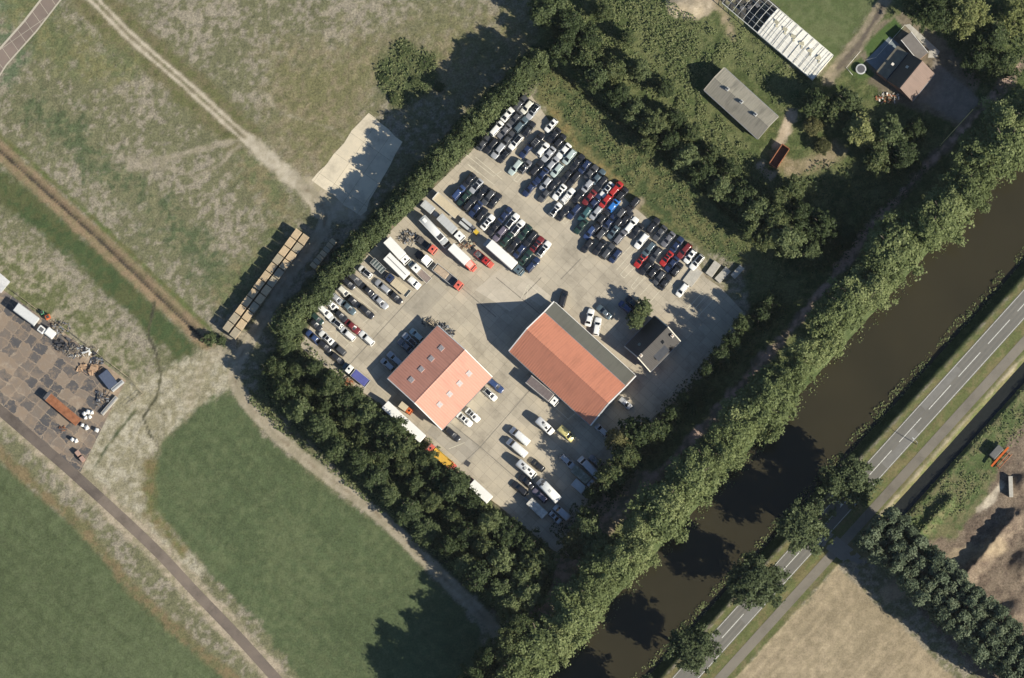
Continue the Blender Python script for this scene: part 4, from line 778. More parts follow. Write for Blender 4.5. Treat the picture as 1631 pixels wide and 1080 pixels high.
cab(r, L-2.3, L-.3, 2.1, 2.35, PAINT['slate']); b = MB(); b.box((L-.2, 0, 1.1), (.9, 1.8, .85), 0, .2); part(r, 'bonnet', b, PAINT['slate']); twheels(r, (L*.25, L-1.2), 2.2)
r, L = rig('flatbed_truck', 'pale grey flatbed with two long grey side boxes, behind the yellow forklift', 'flatbed truck', (733.5,350), (755,368), 1.4, G_L)
chassis(r, 0, L, 1.9, .8); b = MB(); b.box((L*.42, .55, 1.2), (L*.8, .75, .7), 0, .08); part(r, 'side_box', b, GREYSHEET); b = MB(); b.box((L*.42, -.55, 1.2), (L*.8, .75, .7), 0, .08); part(r, 'side_box', b, GREYSHEET); cab(r, L-1.2, L, 1.85, 1.7, PAINT['grey']); twheels(r, (1.0, L-.8), 1.8)
r, L = rig('forklift', 'yellow forklift at the front of the grey flatbed, beside a white saloon', 'forklift', (755,366), (764,375), 1.6)
b = MB(); b.box((L*.35, 0, .75), (L*.65, 1.1, .8), 0, .12); part(r, 'body', b, PAINT['yellow']); b = MB()
for s in (-1, 1):
    b.tube((L*.15, s*.45, 1.1), (L*.2, s*.45, 2.0), .05); b.tube((L*.65, s*.45, 1.1), (L*.6, s*.45, 2.0), .05)
b.box((L*.4, 0, 2.02), (.9, 1.0, .06)); part(r, 'overhead_guard', b, PAINT['yellow'])
b = MB(); b.tube((L*.75, .35, .2), (L*.75, .35, 2.2), .06); b.tube((L*.75, -.35, .2), (L*.75, -.35, 2.2), .06); b.box((L*.75, 0, 1.2), (.08, .8, .1)); part(r, 'mast', b, DARKSTEEL)
for s in (-1, 1): b = MB(); b.box((L*.75+.5, s*.3, .2), (1.0, .12, .06)); part(r, 'fork', b, STEEL)
wheels(r, (L*.15, L*.6), .5)
# lower lorries
r, L = rig('lorry', 'white box lorry with white cab, backed against the hedge beside the grooved white trailer', 'lorry', (616,381.5), (649.5,417), 3.2, G_L)
chassis(r, 0, L-.3, 2.3); box_body(r, 0, L-1.95, 2.4, 1.0, 3.4, WHITE, 'box_body'); cab(r, L-1.8, L, 2.2, 2.6, WH); twheels(r, (L*.25, L-1.1), 2.3)
r, L = rig('trailer', 'long white box trailer with a dark groove down its roof', 'trailer', (615.5,407.5), (648,439.5), 3.2, G_L)
chassis(r, 0, L, 2.3); bb_ = box_body(r, 0, L, 2.4, 1.0, 3.3, WHITE, 'box_body'); b = MB(); b.box((L/2, 0, 3.315), (L-.8, .22, .05)); b.build('roof_groove', M('grey_groove', (.22,.22,.21)), bb_); twheels(r, (1.3, 2.4), 2.3)
r, L = rig('tractor_unit', 'white lorry tractor unit without trailer, above the tan open lorry', 'lorry', (663,400), (685.5,420), 2.6, G_L)
chassis(r, 0, L-.3, 2.2); cab(r, L-2.3, L, 2.3, 2.8, WH, True); b = MB(); b.box((.9, 0, 1.08), (1.0, 1.3, .14), 0, .03); part(r, 'coupling_plate', b, DARKSTEEL); twheels(r, (1.0, L-1.2), 2.2)
r, L = rig('tractor_unit', 'salmon red lorry tractor unit without trailer, below the white coach', 'lorry', (664,377), (694,401), 2.4, G_L)
chassis(r, 0, L-.3, 2.0); cab(r, L-1.9, L, 2.05, 2.5, RED); b = MB(); b.box((1.0, 0, 1.08), (1.0, 1.2, .14), 0, .03); part(r, 'coupling_plate', b, DARKSTEEL); b = MB(); b.box((L-2.3, 0, 1.5), (.4, 1.9, 1.0), 0, .05); part(r, 'fuel_tank', b, PAINT['slate']); twheels(r, (1.0, L-1.1), 2.0)
r, L = rig('lorry', 'small white-cab lorry with brown load, nosed in beside the grooved trailer', 'lorry', (683.5,447), (652.5,417.5), 1.9, G_L)
chassis(r, 0, L-.3, 1.9, .85); open_bed(r, 0, L-3.3, 1.9, .9, .45, PAINT['cream'], BROWNLOAD, .38); cab(r, L-3.2, L-.9, 1.9, 2.1, WH); b = MB(); b.box((L-.6, 0, 1.0), (1.2, 1.7, .7), 0, .2); part(r, 'bonnet', b, PAINT['slate']); twheels(r, (1.1, L-1.0), 1.85)
r, L = rig('lorry', 'open grey lorry half filled with tan sand, with a pale red cab', 'lorry', (692,424), (735.5,458.5), 2.2, G_L)
chassis(r, 0, L-.3, 2.2); open_bed(r, 0, L-2.2, 2.25, 1.1, .7, GREYSHEET, TARP); b = MB(); b.box(((L-2.2)*.33, 0, 1.45), ((L-2.2)*.58, 1.95, .35), 0, .15); part(r, 'sand_load', b, SAND); cab(r, L-1.95, L-.1, 2.15, 2.6, RED); twheels(r, (1.6, 2.7, L-1.1), 2.2)
r, L = rig('lorry', 'dark blue lorry with beige boarded bed, nosed in below the grooved white trailer', 'lorry', (651,468), (613,436), 2.0, G_L)
chassis(r, 0, L-.3, 2.0, .9); b = MB(); b.box((L*.34, 0, 1.02), (L*.66, 2.1, .12), 0, .02)
for i in range(10): b.box((L*.66*(i+.5)/10, 0, 1.085), (.03, 2.05, .02))
part(r, 'deck', b, BEIGE); b = MB(); b.box((.06, 0, 1.3), (.14, 2.1, .5), 0, .03); part(r, 'tailboard', b, PAINT['cream']); cab(r, L-2.5, L-.5, 2.0, 2.3, PAINT['navy']); b = MB(); b.box((L-.5, 0, 1.0), (.9, 1.7, .8), 0, .2); part(r, 'bonnet', b, PAINT['navy']); twheels(r, (1.3, L-1.3), 1.95)
r, L = rig('trailer', 'grey glazed rack trailer standing against the hedge beside the white and black hatchback', 'trailer', (593,414.5), (611,432), 1.6, G_L)
chassis(r, 0, L, 1.7, .7); b = MB()
for s in (-1, 1): b.box((L/2, s*.85, 1.1), (L, .08, .7))
for i in range(6): b.box((L*i/5, 0, 1.45), (.08, 1.7, .08))
part(r, 'rack', b, GREYSHEET); b = MB(); b.box((L/2, 0, 1.0), (L-.2, 1.5, .3), 0, .04); part(r, 'glass_load', b, M('dusty_glass', (.16,.19,.18), rough=.3, var=.3)); wheels(r, (L*.4, L*.6), .75)
van('van', 'white car-derived van with blue-grey bonnet, at the front of the grooved white trailer', (652,443), (668,457), 1.8, 1.9, PAINT['white'])
# works in front of the smaller hall
r, L = rig('trailer', 'very long white box trailer parked along the wooded belt below the smaller hall', 'trailer', (613,644), (673,699), 3.2)
chassis(r, 0, L, 2.3); box_body(r, 0, L, 2.45, 1.0, 3.4, WHITE, 'box_body', 0); twheels(r, (1.4, 2.6, 3.8), 2.3)
r, L = rig('van', 'small orange-red van with pale box, tucked beside the wall of the smaller hall', 'van', (637,643), (656,657), 2.0)
chassis(r, 0, L, 1.6, .6); box_body(r, 0, L*.58, 1.7, .6, 2.0, BEIGE); cab(r, L*.6, L, 1.6, 1.8, PAINT['orange']); wheels(r, (.7, L-.7), .68)
r, L = rig('lorry', 'yellow skip lorry with red cab and red tail, parked along the wooded belt', 'lorry', (724,746), (681,710), 2.3)
chassis(r, 0, L-.3, 2.1); cab(r, L-1.7, L, 2.1, 2.4, RED); open_bed(r, 1.0, L-1.9, 2.1, 1.0, .8, PAINT['yellow'], M('yellow_floor', (.60,.36,.05), var=.1), .55); b = MB(); b.box((.45, 0, 1.3), (.9, 2.0, 1.0), 0, .1); part(r, 'tail_frame', b, RED); b = MB(); b.tube((.4, -.9, 1.6), (2.0, -.9, 2.2), .09); b.tube((.4, .9, 1.6), (2.0, .9, 2.2), .09); part(r, 'lifting_arm', b, RED); twheels(r, (1.2, 2.4, L-1.0), 2.1)
r, L = rig('lorry', 'white box lorry with dark red cab, half under trees at the yard corner', 'lorry', (780,796), (743,762), 3.1)
chassis(r, 0, L-.3, 2.3); box_body(r, 0, L-1.7, 2.4, 1.0, 3.3, WHITE); cab(r, L-1.55, L, 2.2, 2.5, PAINT['dark red']); twheels(r, (1.5, L-1.0), 2.2)
r, L = rig('lorry', 'white-cab lorry with blue tarpaulin over its bed, at the lower end of the hedge bays', 'lorry', (585.5,611.5), (546.5,580), 2.1)
chassis(r, 0, L-.3, 2.2); open_bed(r, 0, L-3.2, 2.25, 1.0, .7, GREYSHEET, TARP); b = MB(); b.box(((L-3.2)*.52, 0, 1.75), ((L-3.2)*.9, 2.15, .2), 0, .09); part(r, 'blue_tarpaulin', b, BLUETARP); cab(r, L-2.7, L-.9, 2.1, 2.3, WH); b = MB(); b.box((L-.6, 0, 1.0), (1.1, 1.9, .8), 0, .2); part(r, 'bonnet', b, PAINT['slate']); twheels(r, (1.4, L-1.3), 2.1)
r, L = rig('trailer', 'long dark tarpaulin trailer with white cab, alongside the shaded wall of the bigger hall', 'lorry', (841.5,603.5), (888,642), 3.0)
chassis(r, 0, L-.4, 2.3); bb_ = box_body(r, 0, L-2.0, 2.4, 1.0, 3.2, M('pale_frame', (.45,.43,.40))); b = MB(); b.box(((L-2)/2, 0, 3.25), (L-2.3, 2.1, .05), 0, .01)
for i in range(9): b.box(((L-2.2)*(i+.5)/9, 0, 3.285), (.06, 2.05, .04))
b.build('tarpaulin', M('brown_grey_tarp', (.15,.125,.12), rough=.7, var=.2), bb_); cab(r, L-1.8, L, 2.2, 2.5, WH); twheels(r, (1.4, 2.6, L-1.1), 2.2)
van('van', 'white long van, upper of two parked side by side in the open yard', (842,706), (814,682), 1.98, 2.4, PAINT['white'])
van('van', 'white long van, lower of two parked side by side in the open yard', (838,725), (809,700), 1.98, 2.4, PAINT['white'])
van('minibus', 'pale yellow minibus just off the shaded corner of the bigger hall', (891,680), (913,699.5), 1.95, 2.3, PAINT['pale yellow'], 'minibus')
camper('camper_van', 'white camper van with one dark roof hatch, standing above the yellow minibus', (856,667), (880.5,689), 2.1, 2.7, WH, False, ((.35, .1), (.62, -.1)))
camper('camper_van', 'white motorhome with black marks on its roof, below the two white vans', (825,735), (852,758.5), 2.2, 2.9, WH, True, ((.25, .1), (.4, -.15), (.62, .12), (.8, -.1)))
camper('camper_van', 'big pale motorhome, largest vehicle in the tree shade', (890,797), (858,763.5), 2.4, 3.1, PAINT['white'], False, ((.8, .1), (.85, -.15)))
van('minibus', 'long silver minibus in the tree shade, outermost of the shaded rows', (955,761), (923,728), 2.0, 2.5, PAINT['silver'], 'minibus')
r, L = rig('lorry', 'mottled green tarpaulin lorry in tree shade beside the silver minibus', 'lorry', (913,745), (944.5,773), 2.7)
chassis(r, 0, L-.3, 2.1); box_body(r, 0, L-1.5, 2.2, 1.0, 2.7, M('mottled_tarp', (.17,.19,.15), var=.6, scale=1.2, c2=(.36,.37,.32)), 'tarpaulin_body', 4); cab(r, L-1.4, L, 2.0, 2.2, PAINT['silver']); twheels(r, (1.3, L-1.0), 2.1)
r, L = rig('lorry', 'small grey box lorry in tree shade below the mottled green lorry', 'lorry', (913.5,767), (937,787), 2.6)
chassis(r, 0, L-.2, 2.0); box_body(r, 0, L-1.4, 2.1, .9, 2.7, GREYSHEET, 'box_body', 3); cab(r, L-1.3, L, 1.9, 2.1, PAINT['grey']); twheels(r, (1.1, L-.9), 2.0)
r, L = rig('trailer', 'pale box trailer with stained roof in tree shade, lowest of the shaded group', 'trailer', (842.5,797.5), (868,821.5), 2.6)
chassis(r, 0, L, 2.1); box_body(r, 0, L, 2.15, .8, 2.6, M('stained_sheet', (.50,.49,.44), var=.5, scale=.8), 'box_body'); b = MB(); b.box((-.8, 0, .7), (1.6, .3, .1)); part(r, 'drawbar', b, STEEL); twheels(r, (L*.45, L*.6), 2.1)
van('van', 'silver van in tree shade beside the silver sunroof hatchback', (906,826), (883,805), 1.9, 2.0, PAINT['silver'])
# ------------------------------------------------------------------ buildings
def rect(c, h):
    """four roof-edge pixels a, b, c, d (ridge runs along a-b) -> middle, heading, length, width"""
    q = [P(x, y, h) for x, y in c]
    m = (q[0]+q[1]+q[2]+q[3])/4; d = (q[1]-q[0])+(q[2]-q[3]); rz = math.atan2(d.y, d.x)
    u = Vector((math.cos(rz), math.sin(rz), 0)); v = Vector((-u.y, u.x, 0))
    L = ((q[1]-q[0]).dot(u)+(q[2]-q[3]).dot(u))/2; Wd = ((q[0]-q[3]).dot(v)+(q[1]-q[2]).dot(v))/2
    return Vector((m.x, m.y, 0)), rz, L, Wd
def gable(name, label, cat, corners, he, hr, wallm, roofm_a, roofm_b, trim, trim_w=.28, ov=.25, ridge_off=0.0, z=0.0, group=None):
    """+y roof slope uses roofm_a, -y slope roofm_b"""
    m, rz, L, Wd = rect(corners, he); root = empty(name, m, rz, label, cat, group); x, y = L/2, Wd/2; yo = ridge_off
    wx, wy = x-ov, y-ov; sl = lambda yy: he+(hr-he)*(1-abs(yy-yo)/((y-yo) if yy > yo else (y+yo)))
    b = MB(); zw = sl(wy)-.12; zw2 = sl(-wy)-.12; zr = hr-.14
    V = [(-wx,-wy,0),(wx,-wy,0),(wx,wy,0),(-wx,wy,0),(-wx,-wy,zw2),(wx,-wy,zw2),(wx,wy,zw),(-wx,wy,zw),(-wx,yo,zr),(wx,yo,zr)]
    b.add(V, [(3,2,1,0),(0,1,5,4),(2,3,7,6),(1,2,6,9,5),(3,0,4,8,7),(4,5,9,8),(8,9,6,7)]); part(root, 'wall', b, wallm)
    def slope(s, mat, t=.10):
        yy = y if s > 0 else -y; b = MB()
        V = [(-x,yo,hr),(x,yo,hr),(x,yy,he),(-x,yy,he),(-x,yo,hr-t),(x,yo,hr-t),(x,yy,he-t),(-x,yy,he-t)]
        b.add(V, [(0,1,2,3),(7,6,5,4),(1,0,4,5),(2,1,5,6),(3,2,6,7),(0,3,7,4)]); return part(root, 'roof', b, mat)
    ra = slope(1, roofm_a); rb = slope(-1, roofm_b)
    b = MB(); b.loft([[(sx, yo-.28, hr-.28*(hr-he)/y+.02), (sx, yo, hr+.05), (sx, yo+.28, hr-.28*(hr-he)/y+.02), (sx, yo, hr+.0)] for sx in (-x+.02, x-.02)], False); part(root, 'ridge_cap', b, roofm_b)
    if trim:
        for sx in (-1, 1):
            b = MB()
            for yy in (y, -y):
                V = []
                for (qy, qz) in ((yo, hr+.07), (yy, he+.07), (yy, he-.32), (yo, hr-.32)):
                    V += [(sx*(x+.003), qy, qz), (sx*(x+trim_w), qy, qz)]
                b.add(V, [(0,2,3,1),(2,4,5,3),(4,6,7,5),(6,0,1,7),(0,6,4,2),(1,3,5,7)])
            part(root, 'bargeboard', b, trim)
    for s in (-1, 1):
        b = MB(); b.box((0, s*(y+.07), he-.10), (L-.1, .13, .12)); part(root, 'gutter', b, STEEL)
    root['ext'] = 0; del root['ext']
    return root, x, y, sl, ra, rb
def door(root, c, w, h, axis, mat, name='roller_door'):
    b = MB(); d = (w, .08, h) if axis == 'y' else (.08, w, h); b.box((c[0], c[1], h/2+.05), d); p = part(root, name, b, mat)
    b = MB(); b.box((c[0]+(0 if axis == 'y' else math.copysign(.06, c[0])), c[1]+(math.copysign(.06, c[1]) if axis == 'y' else 0), 1.1), (.16, .05, .1) if axis == 'y' else (.05, .16, .1)); b.build('handle', DARKSTEEL, p)
SALMON = ribbed('salmon_roof_sheet', (.53,.25,.175), 'X', .66, patch=.16, depth=.5)
ORANGE = ribbed('orange_roof_sheet', (.48,.195,.12), 'X', .66, patch=.2, depth=.5)
GREENGREY = ribbed('grey_green_roof_sheet', (.105,.105,.085), 'X', .33, patch=.2, depth=.4)
ASB = ribbed('weathered_grey_roof_sheet', (.215,.20,.16), 'X', .55, patch=.45, depth=.45)
HALLWALL = ribbed('hall_wall_sheet', (.42,.40,.36), 'X', .3, patch=.15)
# smaller hall
r, x, y, sl, ra, rb = gable('workshop_hall', 'smaller hall with salmon red roof and eight pale skylights, cars along both sides', 'hall', [(617,602),(696,520.5),(784.6,599),(705,685)], 3.9, 6.9, HALLWALL, SALMON, SALMON, WHITE, .22)
SKY = M('skylight_sheet', (.43,.42,.42), rough=.3, var=.1); th = math.atan2(3.0, y)
for s, rf in ((1, ra), (-1, rb)):
    for i, u in enumerate((-.66, -.26, .14, .54) if s > 0 else (-.62, -.22, .18, .56)):
        yy = s*y*.50; zz = sl(yy)
        b = MB(); b.box((u*x+.6, yy, zz+.04), (1.35, 1.35, .16), 0, 0, (-s*th, 'X')); q = b.build('skylight', M('skylight_frame', (.52,.42,.38), var=.08), rf)
        for dx, dy in ((-.33, .2), (.33, .2), (0, -.38)): b = MB(); b.box((u*x+.6+dx, yy+dy*s, sl(yy+dy*s)+.10), (.5, .42, .08), 0, 0, (-s*th, 'X')); b.build('pane', SKY, q)
for u in (-.6, -.05, .5): door(r, (u*x, -(y-.25)-.05), 4.0, 3.2, 'y', GREYSHEET)
door(r, (x-.25+.05, 0), 4.5, 3.6, 'x', GREYSHEET)
# bigger hall
r, x, y, sl, ra, rb = gable('sales_hall', 'bigger hall with bright orange roof, white gable trim and grey lean-to along one side', 'hall', [(869.5,498.5),(809,559),(940,676),(996.5,615.5)][:0] or [(869.5,498.5),(996.5,615.5),(940,676),(809,559)], 3.9, 9.3, HALLWALL, ORANGE, ORANGE, WHITE, .3, .1)
lt = (P(882.3,479.4,3.0)-P(869.5,498.5,3.9)); wl = math.hypot(lt.x, lt.y)
b = MB(); xx = x; V = [(-xx,y+.16,3.86),(xx-.2,y+.16,3.86),(xx-.2,y+wl,3.0),(-xx,y+wl,3.0)]; V += [(a, c, z-.1) for a, c, z in V]
b.add(V, [(3,2,1,0),(4,5,6,7),(0,1,5,4),(1,2,6,5),(2,3,7,6),(3,0,4,7)]); part(r, 'roof', b, GREENGREY)
b = MB(); b.box((0, y+wl/2, 1.42), (2*xx-.5, wl-.4, 2.84)); part(r, 'wall', b, BRICK)
for sx in (-1, 1):
    b = MB(); V = []
    for qy, qz in ((y+.05, 3.95), (y+wl, 3.1), (y+wl, 2.8), (y+.05, 3.6)): V += [(sx*(xx+.003), qy, qz), (sx*(xx+.3), qy, qz)]
    b.add(V, [(0,2,3,1),(2,4,5,3),(4,6,7,5),(6,0,1,7),(0,6,4,2),(1,3,5,7)]); part(r, 'bargeboard', b, WHITE)
b = MB(); b.box((0, y+wl+.07, 2.93), (2*xx-.4, .12, .12)); part(r, 'gutter', b, WHITE)
for u in (-.5, .1, .6): door(r, (u*x, -(y-.1)-.05), 4.0, 3.2, 'y', GREYSHEET)
door(r, (-(x-.1)-.05, 0), 4.5, 4.2, 'x', GREYSHEET); door(r, (x-.1+.05, 1), 3.0, 3.0, 'x', GREYSHEET)
# house by the canal end
r, x, y, sl, ra, rb = gable('house', 'dark house with black tiled roof, pale gable edges and two chimneys', 'house', [(1042.6,504.8),(992.6,551),(1039,591.8),(1083,542.8)][:0] or [(992.6,551),(1042.6,504.8),(1083,542.8),(1039,591.8)], 3.0, 6.8, BRICK, BLACKTILE, ribbed('dark_brown_tiles', (.030,.027,.026), 'X', .3, rough=.6, depth=.6), M('cream_board', (.52,.50,.42)), .25)
for u, yy in ((.88, -.5), (-.86, -.06)):
    b = MB(); b.box((u*x, yy*y, sl(yy*y)+.4), (.75, .75, 1.6), 0, .03); q = part(r, 'chimney', b, M('pale_chimney', (.62,.58,.50)))
    b = MB(); b.tube((u*x, yy*y, sl(yy*y)+1.2), (u*x, yy*y, sl(yy*y)+1.5), .16); b.build('chimney_pot', RUST, q)
b = MB(); b.box((-.05*x, -.72*y, 3.9), (3.6, 1.9, 1.5)); q = part(r, 'dormer', b, GREYSHEET); b = MB(); b.box((-.05*x, -.72*y-.98, 3.9), (2.8, .05, .9)); b.build('window', GLASS, q); b = MB(); b.box((-.05*x, -.70*y, 4.72), (4.0, 2.3, .12)); b.build('dormer_roof', M('dormer_felt', (.07,.075,.085)), q)
b = MB(); b.box((.35*x, -.35*y, sl(-.35*y)+.03), (.8, 1.0, .08), 0, 0, (math.atan2(3.8, y), 'X')); part(r, 'roof_window', b, GLASS)
b = MB(); b.box((-.5*x, .45*y, sl(.45*y)+.03), (.8, 1.0, .08), 0, 0, (-math.atan2(3.8, y), 'X')); part(r, 'roof_window', b, GLASS)
for u in (-.5, .4): b = MB(); b.box((u*x, -(y-.25)-.03, 1.5), (1.4, .06, 1.2)); part(r, 'window', b, GLASS)
door(r, (0, -(y-.25)-.04), 1.0, 2.1, 'y', WHITE, 'door')
# grey barn
r, x, y, sl, ra, rb = gable('barn', 'long grey barn with weathered corrugated roof and three roof vents', 'barn', [(1154.7,107),(1238.6,186),(1208,221),(1120.6,144.4)], 2.9, 5.1, BRICK, ASB, ASB, M('pale_board', (.45,.42,.35)), .15)
for u in (-.52, .0, .52):
    b = MB(); b.box((u*x, .0, 5.35), (.8, .8, 1.0), 0, .03); q = part(r, 'roof_vent', b, GREYSHEET); b = MB(); b.tube((u*x, 0, 5.84), (u*x, 0, 5.95), .28); b.build('vent_pipe', DARKSTEEL, q)
door(r, (x-.25+.05, 0), 2.6, 2.4, 'x', WOOD, 'door')
# farmhouse at the top
r, x, y, sl, ra, rb = gable('farmhouse', 'farmhouse with black and brown pitched roof, low extensions and a paved terrace behind', 'house', [(1414,124),(1447,84),(1489,117.5),(1450.5,165)], 3.0, 7.2, BRICK, BLACKTILE, ribbed('brown_tiles', (.17,.118,.095), 'X', .3, depth=.5, patch=.15), None)
b = MB(); b.box((-.1*x, y+1.5, 1.3), (2*x-1.0, 3.2, 2.6)); part(r, 'extension_wall', b, BRICK)
b = MB(); V = [(-x+.2, y+.1, 3.3), (x-.3, y+.1, 3.3), (x-.3, y+3.3, 2.6), (-x+.2, y+3.3, 2.6)]; V += [(a, c, z-.12) for a, c, z in V]; b.add(V, [(3,2,1,0),(4,5,6,7),(0,1,5,4),(1,2,6,5),(2,3,7,6),(3,0,4,7)]); part(r, 'extension_roof', b, M('olive_felt', (.17,.155,.115), var=.25, scale=.8))
b = MB(); b.box((-.1*x, y+1.2, 3.35), (.7, .7, 1.2), 0, .03); part(r, 'chimney', b, M('pale_chimney', (.62,.58,.50)))
b = MB(); b.box((.25*x, .5*y, sl(.5*y)+.03), (.7, .9, .08), 0, 0, (-math.atan2(4.2, y), 'X')); part(r, 'roof_window', b, GREYSHEET)
for u in (-.5, .4): b = MB(); b.box((u*x, -(y-.25)-.03, 1.5), (1.4, .06, 1.2)); part(r, 'window', b, GLASS)
door(r, (0, -(y-.25)-.04), 1.0, 2.1, 'y', WHITE, 'door')
m, rz, L, Wd = rect([(1432,65),(1450,52.5),(1479,82),(1466,95)], 2.8); r = empty('garage', m, rz, 'flat roofed grey garage beside the farmhouse, with pale edging', 'garage')
b = MB(); b.box((0, 0, 1.3), (L-.3, Wd-.3, 2.6)); part(r, 'wall', b, BRICK); b = MB(); b.box((0, 0, 2.72), (L, Wd, .2), 0, .03); part(r, 'roof', b, M('grey_felt', (.17,.155,.14), var=.2, scale=.8))
for s in (-1, 1): b = MB(); b.box((s*(L/2+.05), 0, 2.76), (.12, Wd, .22)); part(r, 'roof_edging', b, WHITE)
door(r, (L/2-.15+.05, 0), 2.4, 2.1, 'x', WHITE, 'garage_door')
# greenhouse
m, rz, L, Wd = rect([(1234,-58),(1329,89),(1293,126),(1198,-21)][:0] or [(1185,-31),(1329,89),(1293,126),(1148,1)], 2.6)
r = empty('greenhouse', m, rz, 'white painted greenhouse with dark glazing bars, its upper part a bare frame', 'greenhouse')
x, y = L/2, Wd/2; xs = x-12.5/1 if False else None
e = P(1206.7,50,2.6); u_ = Vector((math.cos(rz), math.sin(rz), 0)); xs = (e-m).dot(u_)
WG = M('whitewashed_glass', (.74,.72,.64), rough=.5, var=.12, scale=.5); FR = M('white_frame', (.56,.56,.52)); hr, he = 3.9, 2.5
ym = y*.08
for s in (-1, 1):
    b = MB(); n = 7; q0 = [xs+(x-xs)*i/n for i in range(n+1)]
    for i in range(n): b.add([(q0[i], 0, hr), (q0[i+1], 0, hr), (q0[i+1], s*y, he), (q0[i], s*y, he)], [(0, 1, 2, 3) if s < 0 else (3, 2, 1, 0)])
    part(r, 'glass_roof', b, WG)
    b = MB()
    k = 18
    for i in range(k+1):
        xx = -x+2*x*i/k; b.tube((xx, 0, hr+.05), (xx, s*y, he+.05), .045 if i % 2 else .07, n=5)
    for f in (.33, .66, 1.0): b.tube((-x, s*y*f, hr+(he-hr)*f+.06), (x, s*y*f, hr+(he-hr)*f+.06), .05, n=5)
    part(r, 'glazing_bar', b, M('bar_grey', (.20,.20,.17)) if False else FR)
    b = MB(); b.box(((x+xs)/2, s*y, he/2), (x-xs, .06, he)); part(r, 'glass_wall', b, WG)
    b = MB(); b.box((0, s*(y+.08), he), (2*x, .16, .14)); part(r, 'gutter', b, FR)
b = MB()
for i in range(10): b.tube((xs+(x-xs)*(i+.5)/10, -y, he+.12), (xs+(x-xs)*(i+.5)/10, 0, hr+.12), .04, n=5); b.tube((xs+(x-xs)*(i+.5)/10, y, he+.12), (xs+(x-xs)*(i+.5)/10, 0, hr+.12), .04, n=5)
part(r, 'dark_glazing_bar', b, DARKSTEEL)
for i in range(6):
    b = MB(); xx = xs+(x-xs)*(.12+.15*i); b.box((xx, .9, 3.80), (1.3, 1.0, .05), .25*i, 0, (.25, 'X')); b.box((xx+.7, .2, 3.99), (.7, .5, .06), -.3*i, 0, (.3, 'Y'))
    part(r, 'open_vent', b, M('old_glass', (.36,.34,.25), rough=.4))
b = MB()
for i in range(9): b.box((-x+(xs+x)*(i+.5)/9, (i % 3-1)*1.6, .4), (1.0, 1.2, .8), i*.6, .1)
part(r, 'planting_bench', b, TARP)
for xx in (xs, x):
    b = MB(); b.add([(xx, -y, 0), (xx, y, 0), (xx, y, he), (xx, 0, hr), (xx, -y, he)], [(0, 1, 2, 3, 4)]); part(r, 'end_wall', b, WG)
structure(sheet('greenhouse_floor', [(1185,-31),(1206.7+36,50-37),(1206.7,50),(1148,1)], M('dark_soil', (.055,.052,.045), var=.4, scale=2), .06))
# stacked crates beside the track
def crate_stack(p, L, Wd, h, rz, label, grp, mat):
    r = empty('crate_stack', p, rz, label, 'crate', grp); n = 4
    b = MB()
    for k in range(n):
        z = h*k/n
        for s in (-1, 1):
            b.box((0, s*(Wd/2-.03), z+h/n*.5), (L, .05, h/n*.82)); b.box((s*(L/2-.03), 0, z+h/n*.5), (.05, Wd-.12, h/n*.82))
    part(r, 'side', b, WOOD)
    b = MB(); b.box((0, 0, h-.04), (L, Wd, .07))
    for i in range(5): b.box((0, -Wd/2+Wd*(i+.5)/5, h+.012), (L-.04, Wd/5-.05, .03))
    part(r, 'lid', b, mat); return r
CR = [M('straw_boards_'+n_, c_, var=.22, scale=1.4) for n_, c_ in (('pale', (.52,.40,.25)), ('tan', (.45,.35,.22)), ('grey', (.36,.31,.22)))]
for rr, (a, c, nm) in enumerate((((477,366.5),(358.5,527),'track side away'),((488.5,374.5),(369.5,537),'near'))):
    A, B_ = P(*a, 2.5), P(*c, 2.5); d = B_-A; n = 12; Lc = d.length/n; rz = math.atan2(d.y, d.x)
    for i in range(n):
        p = A+d*(i/(n-1))*((n-1)/n)+d/(2*n)
        crate_stack((p.x, p.y, 0), Lc-.22, 1.85, 2.5+rnd.uniform(-.3, .25), rz+rnd.uniform(-.012, .012), f"stack of slatted crates, {ordinal(i)} from the upper end of the {'row along the field' if rr == 0 else 'row along the track'}", 'crate stacks in the double row beside the track', CR[rnd.choice((0, 0, 1, 2))])
A, B_ = P(533,382,1.5), P(497,426,1.5); d = B_-A; rz = math.atan2(d.y, d.x)
for i in range(7):
    p = A+d*(i+.5)/7; crate_stack((p.x, p.y, 0), d.length/7-.15, 1.7, 1.5, rz, f"low shaded crate stack, {ordinal(i)} from the upper end of the single row under the hedge", 'crate stacks under the hedge', CR[i % 3])
# concrete blocks and timber at the east corner of the yard
def slab_pile(c0, c1, w, h, label):
    a, c = P(*c0, h), P(*c1, h); d = c-a; r = empty('concrete_slab_pile', ((a.x+c.x)/2, (a.y+c.y)/2, 0), math.atan2(d.y, d.x), label, 'concrete slabs', 'grey slab piles at the yard corner')
    n = max(2, int(h/.3))
    for k in range(n): b = MB(); b.box((rnd.uniform(-.08, .08), rnd.uniform(-.06, .06), (k+.5)*h/n), (d.length-.1*(k % 2), w, h/n-.03), 0, .03); part(r, 'slab', b, CONC)
slab_pile((1112,428),(1094,452),2.9,.5,'large low pile of grey slabs in front of the white hatchback at the yard corner')
slab_pile((1143.5,418),(1129,438),1.9,.9,'grey slab pile, upper of three standing in the grass corner')
slab_pile((1160,428),(1142,447),1.8,.9,'grey slab pile with stained top, middle of three at the grass corner')
slab_pile((1182,425),(1167,441),1.5,1.1,'palest slab pile, outermost of three at the grass corner')
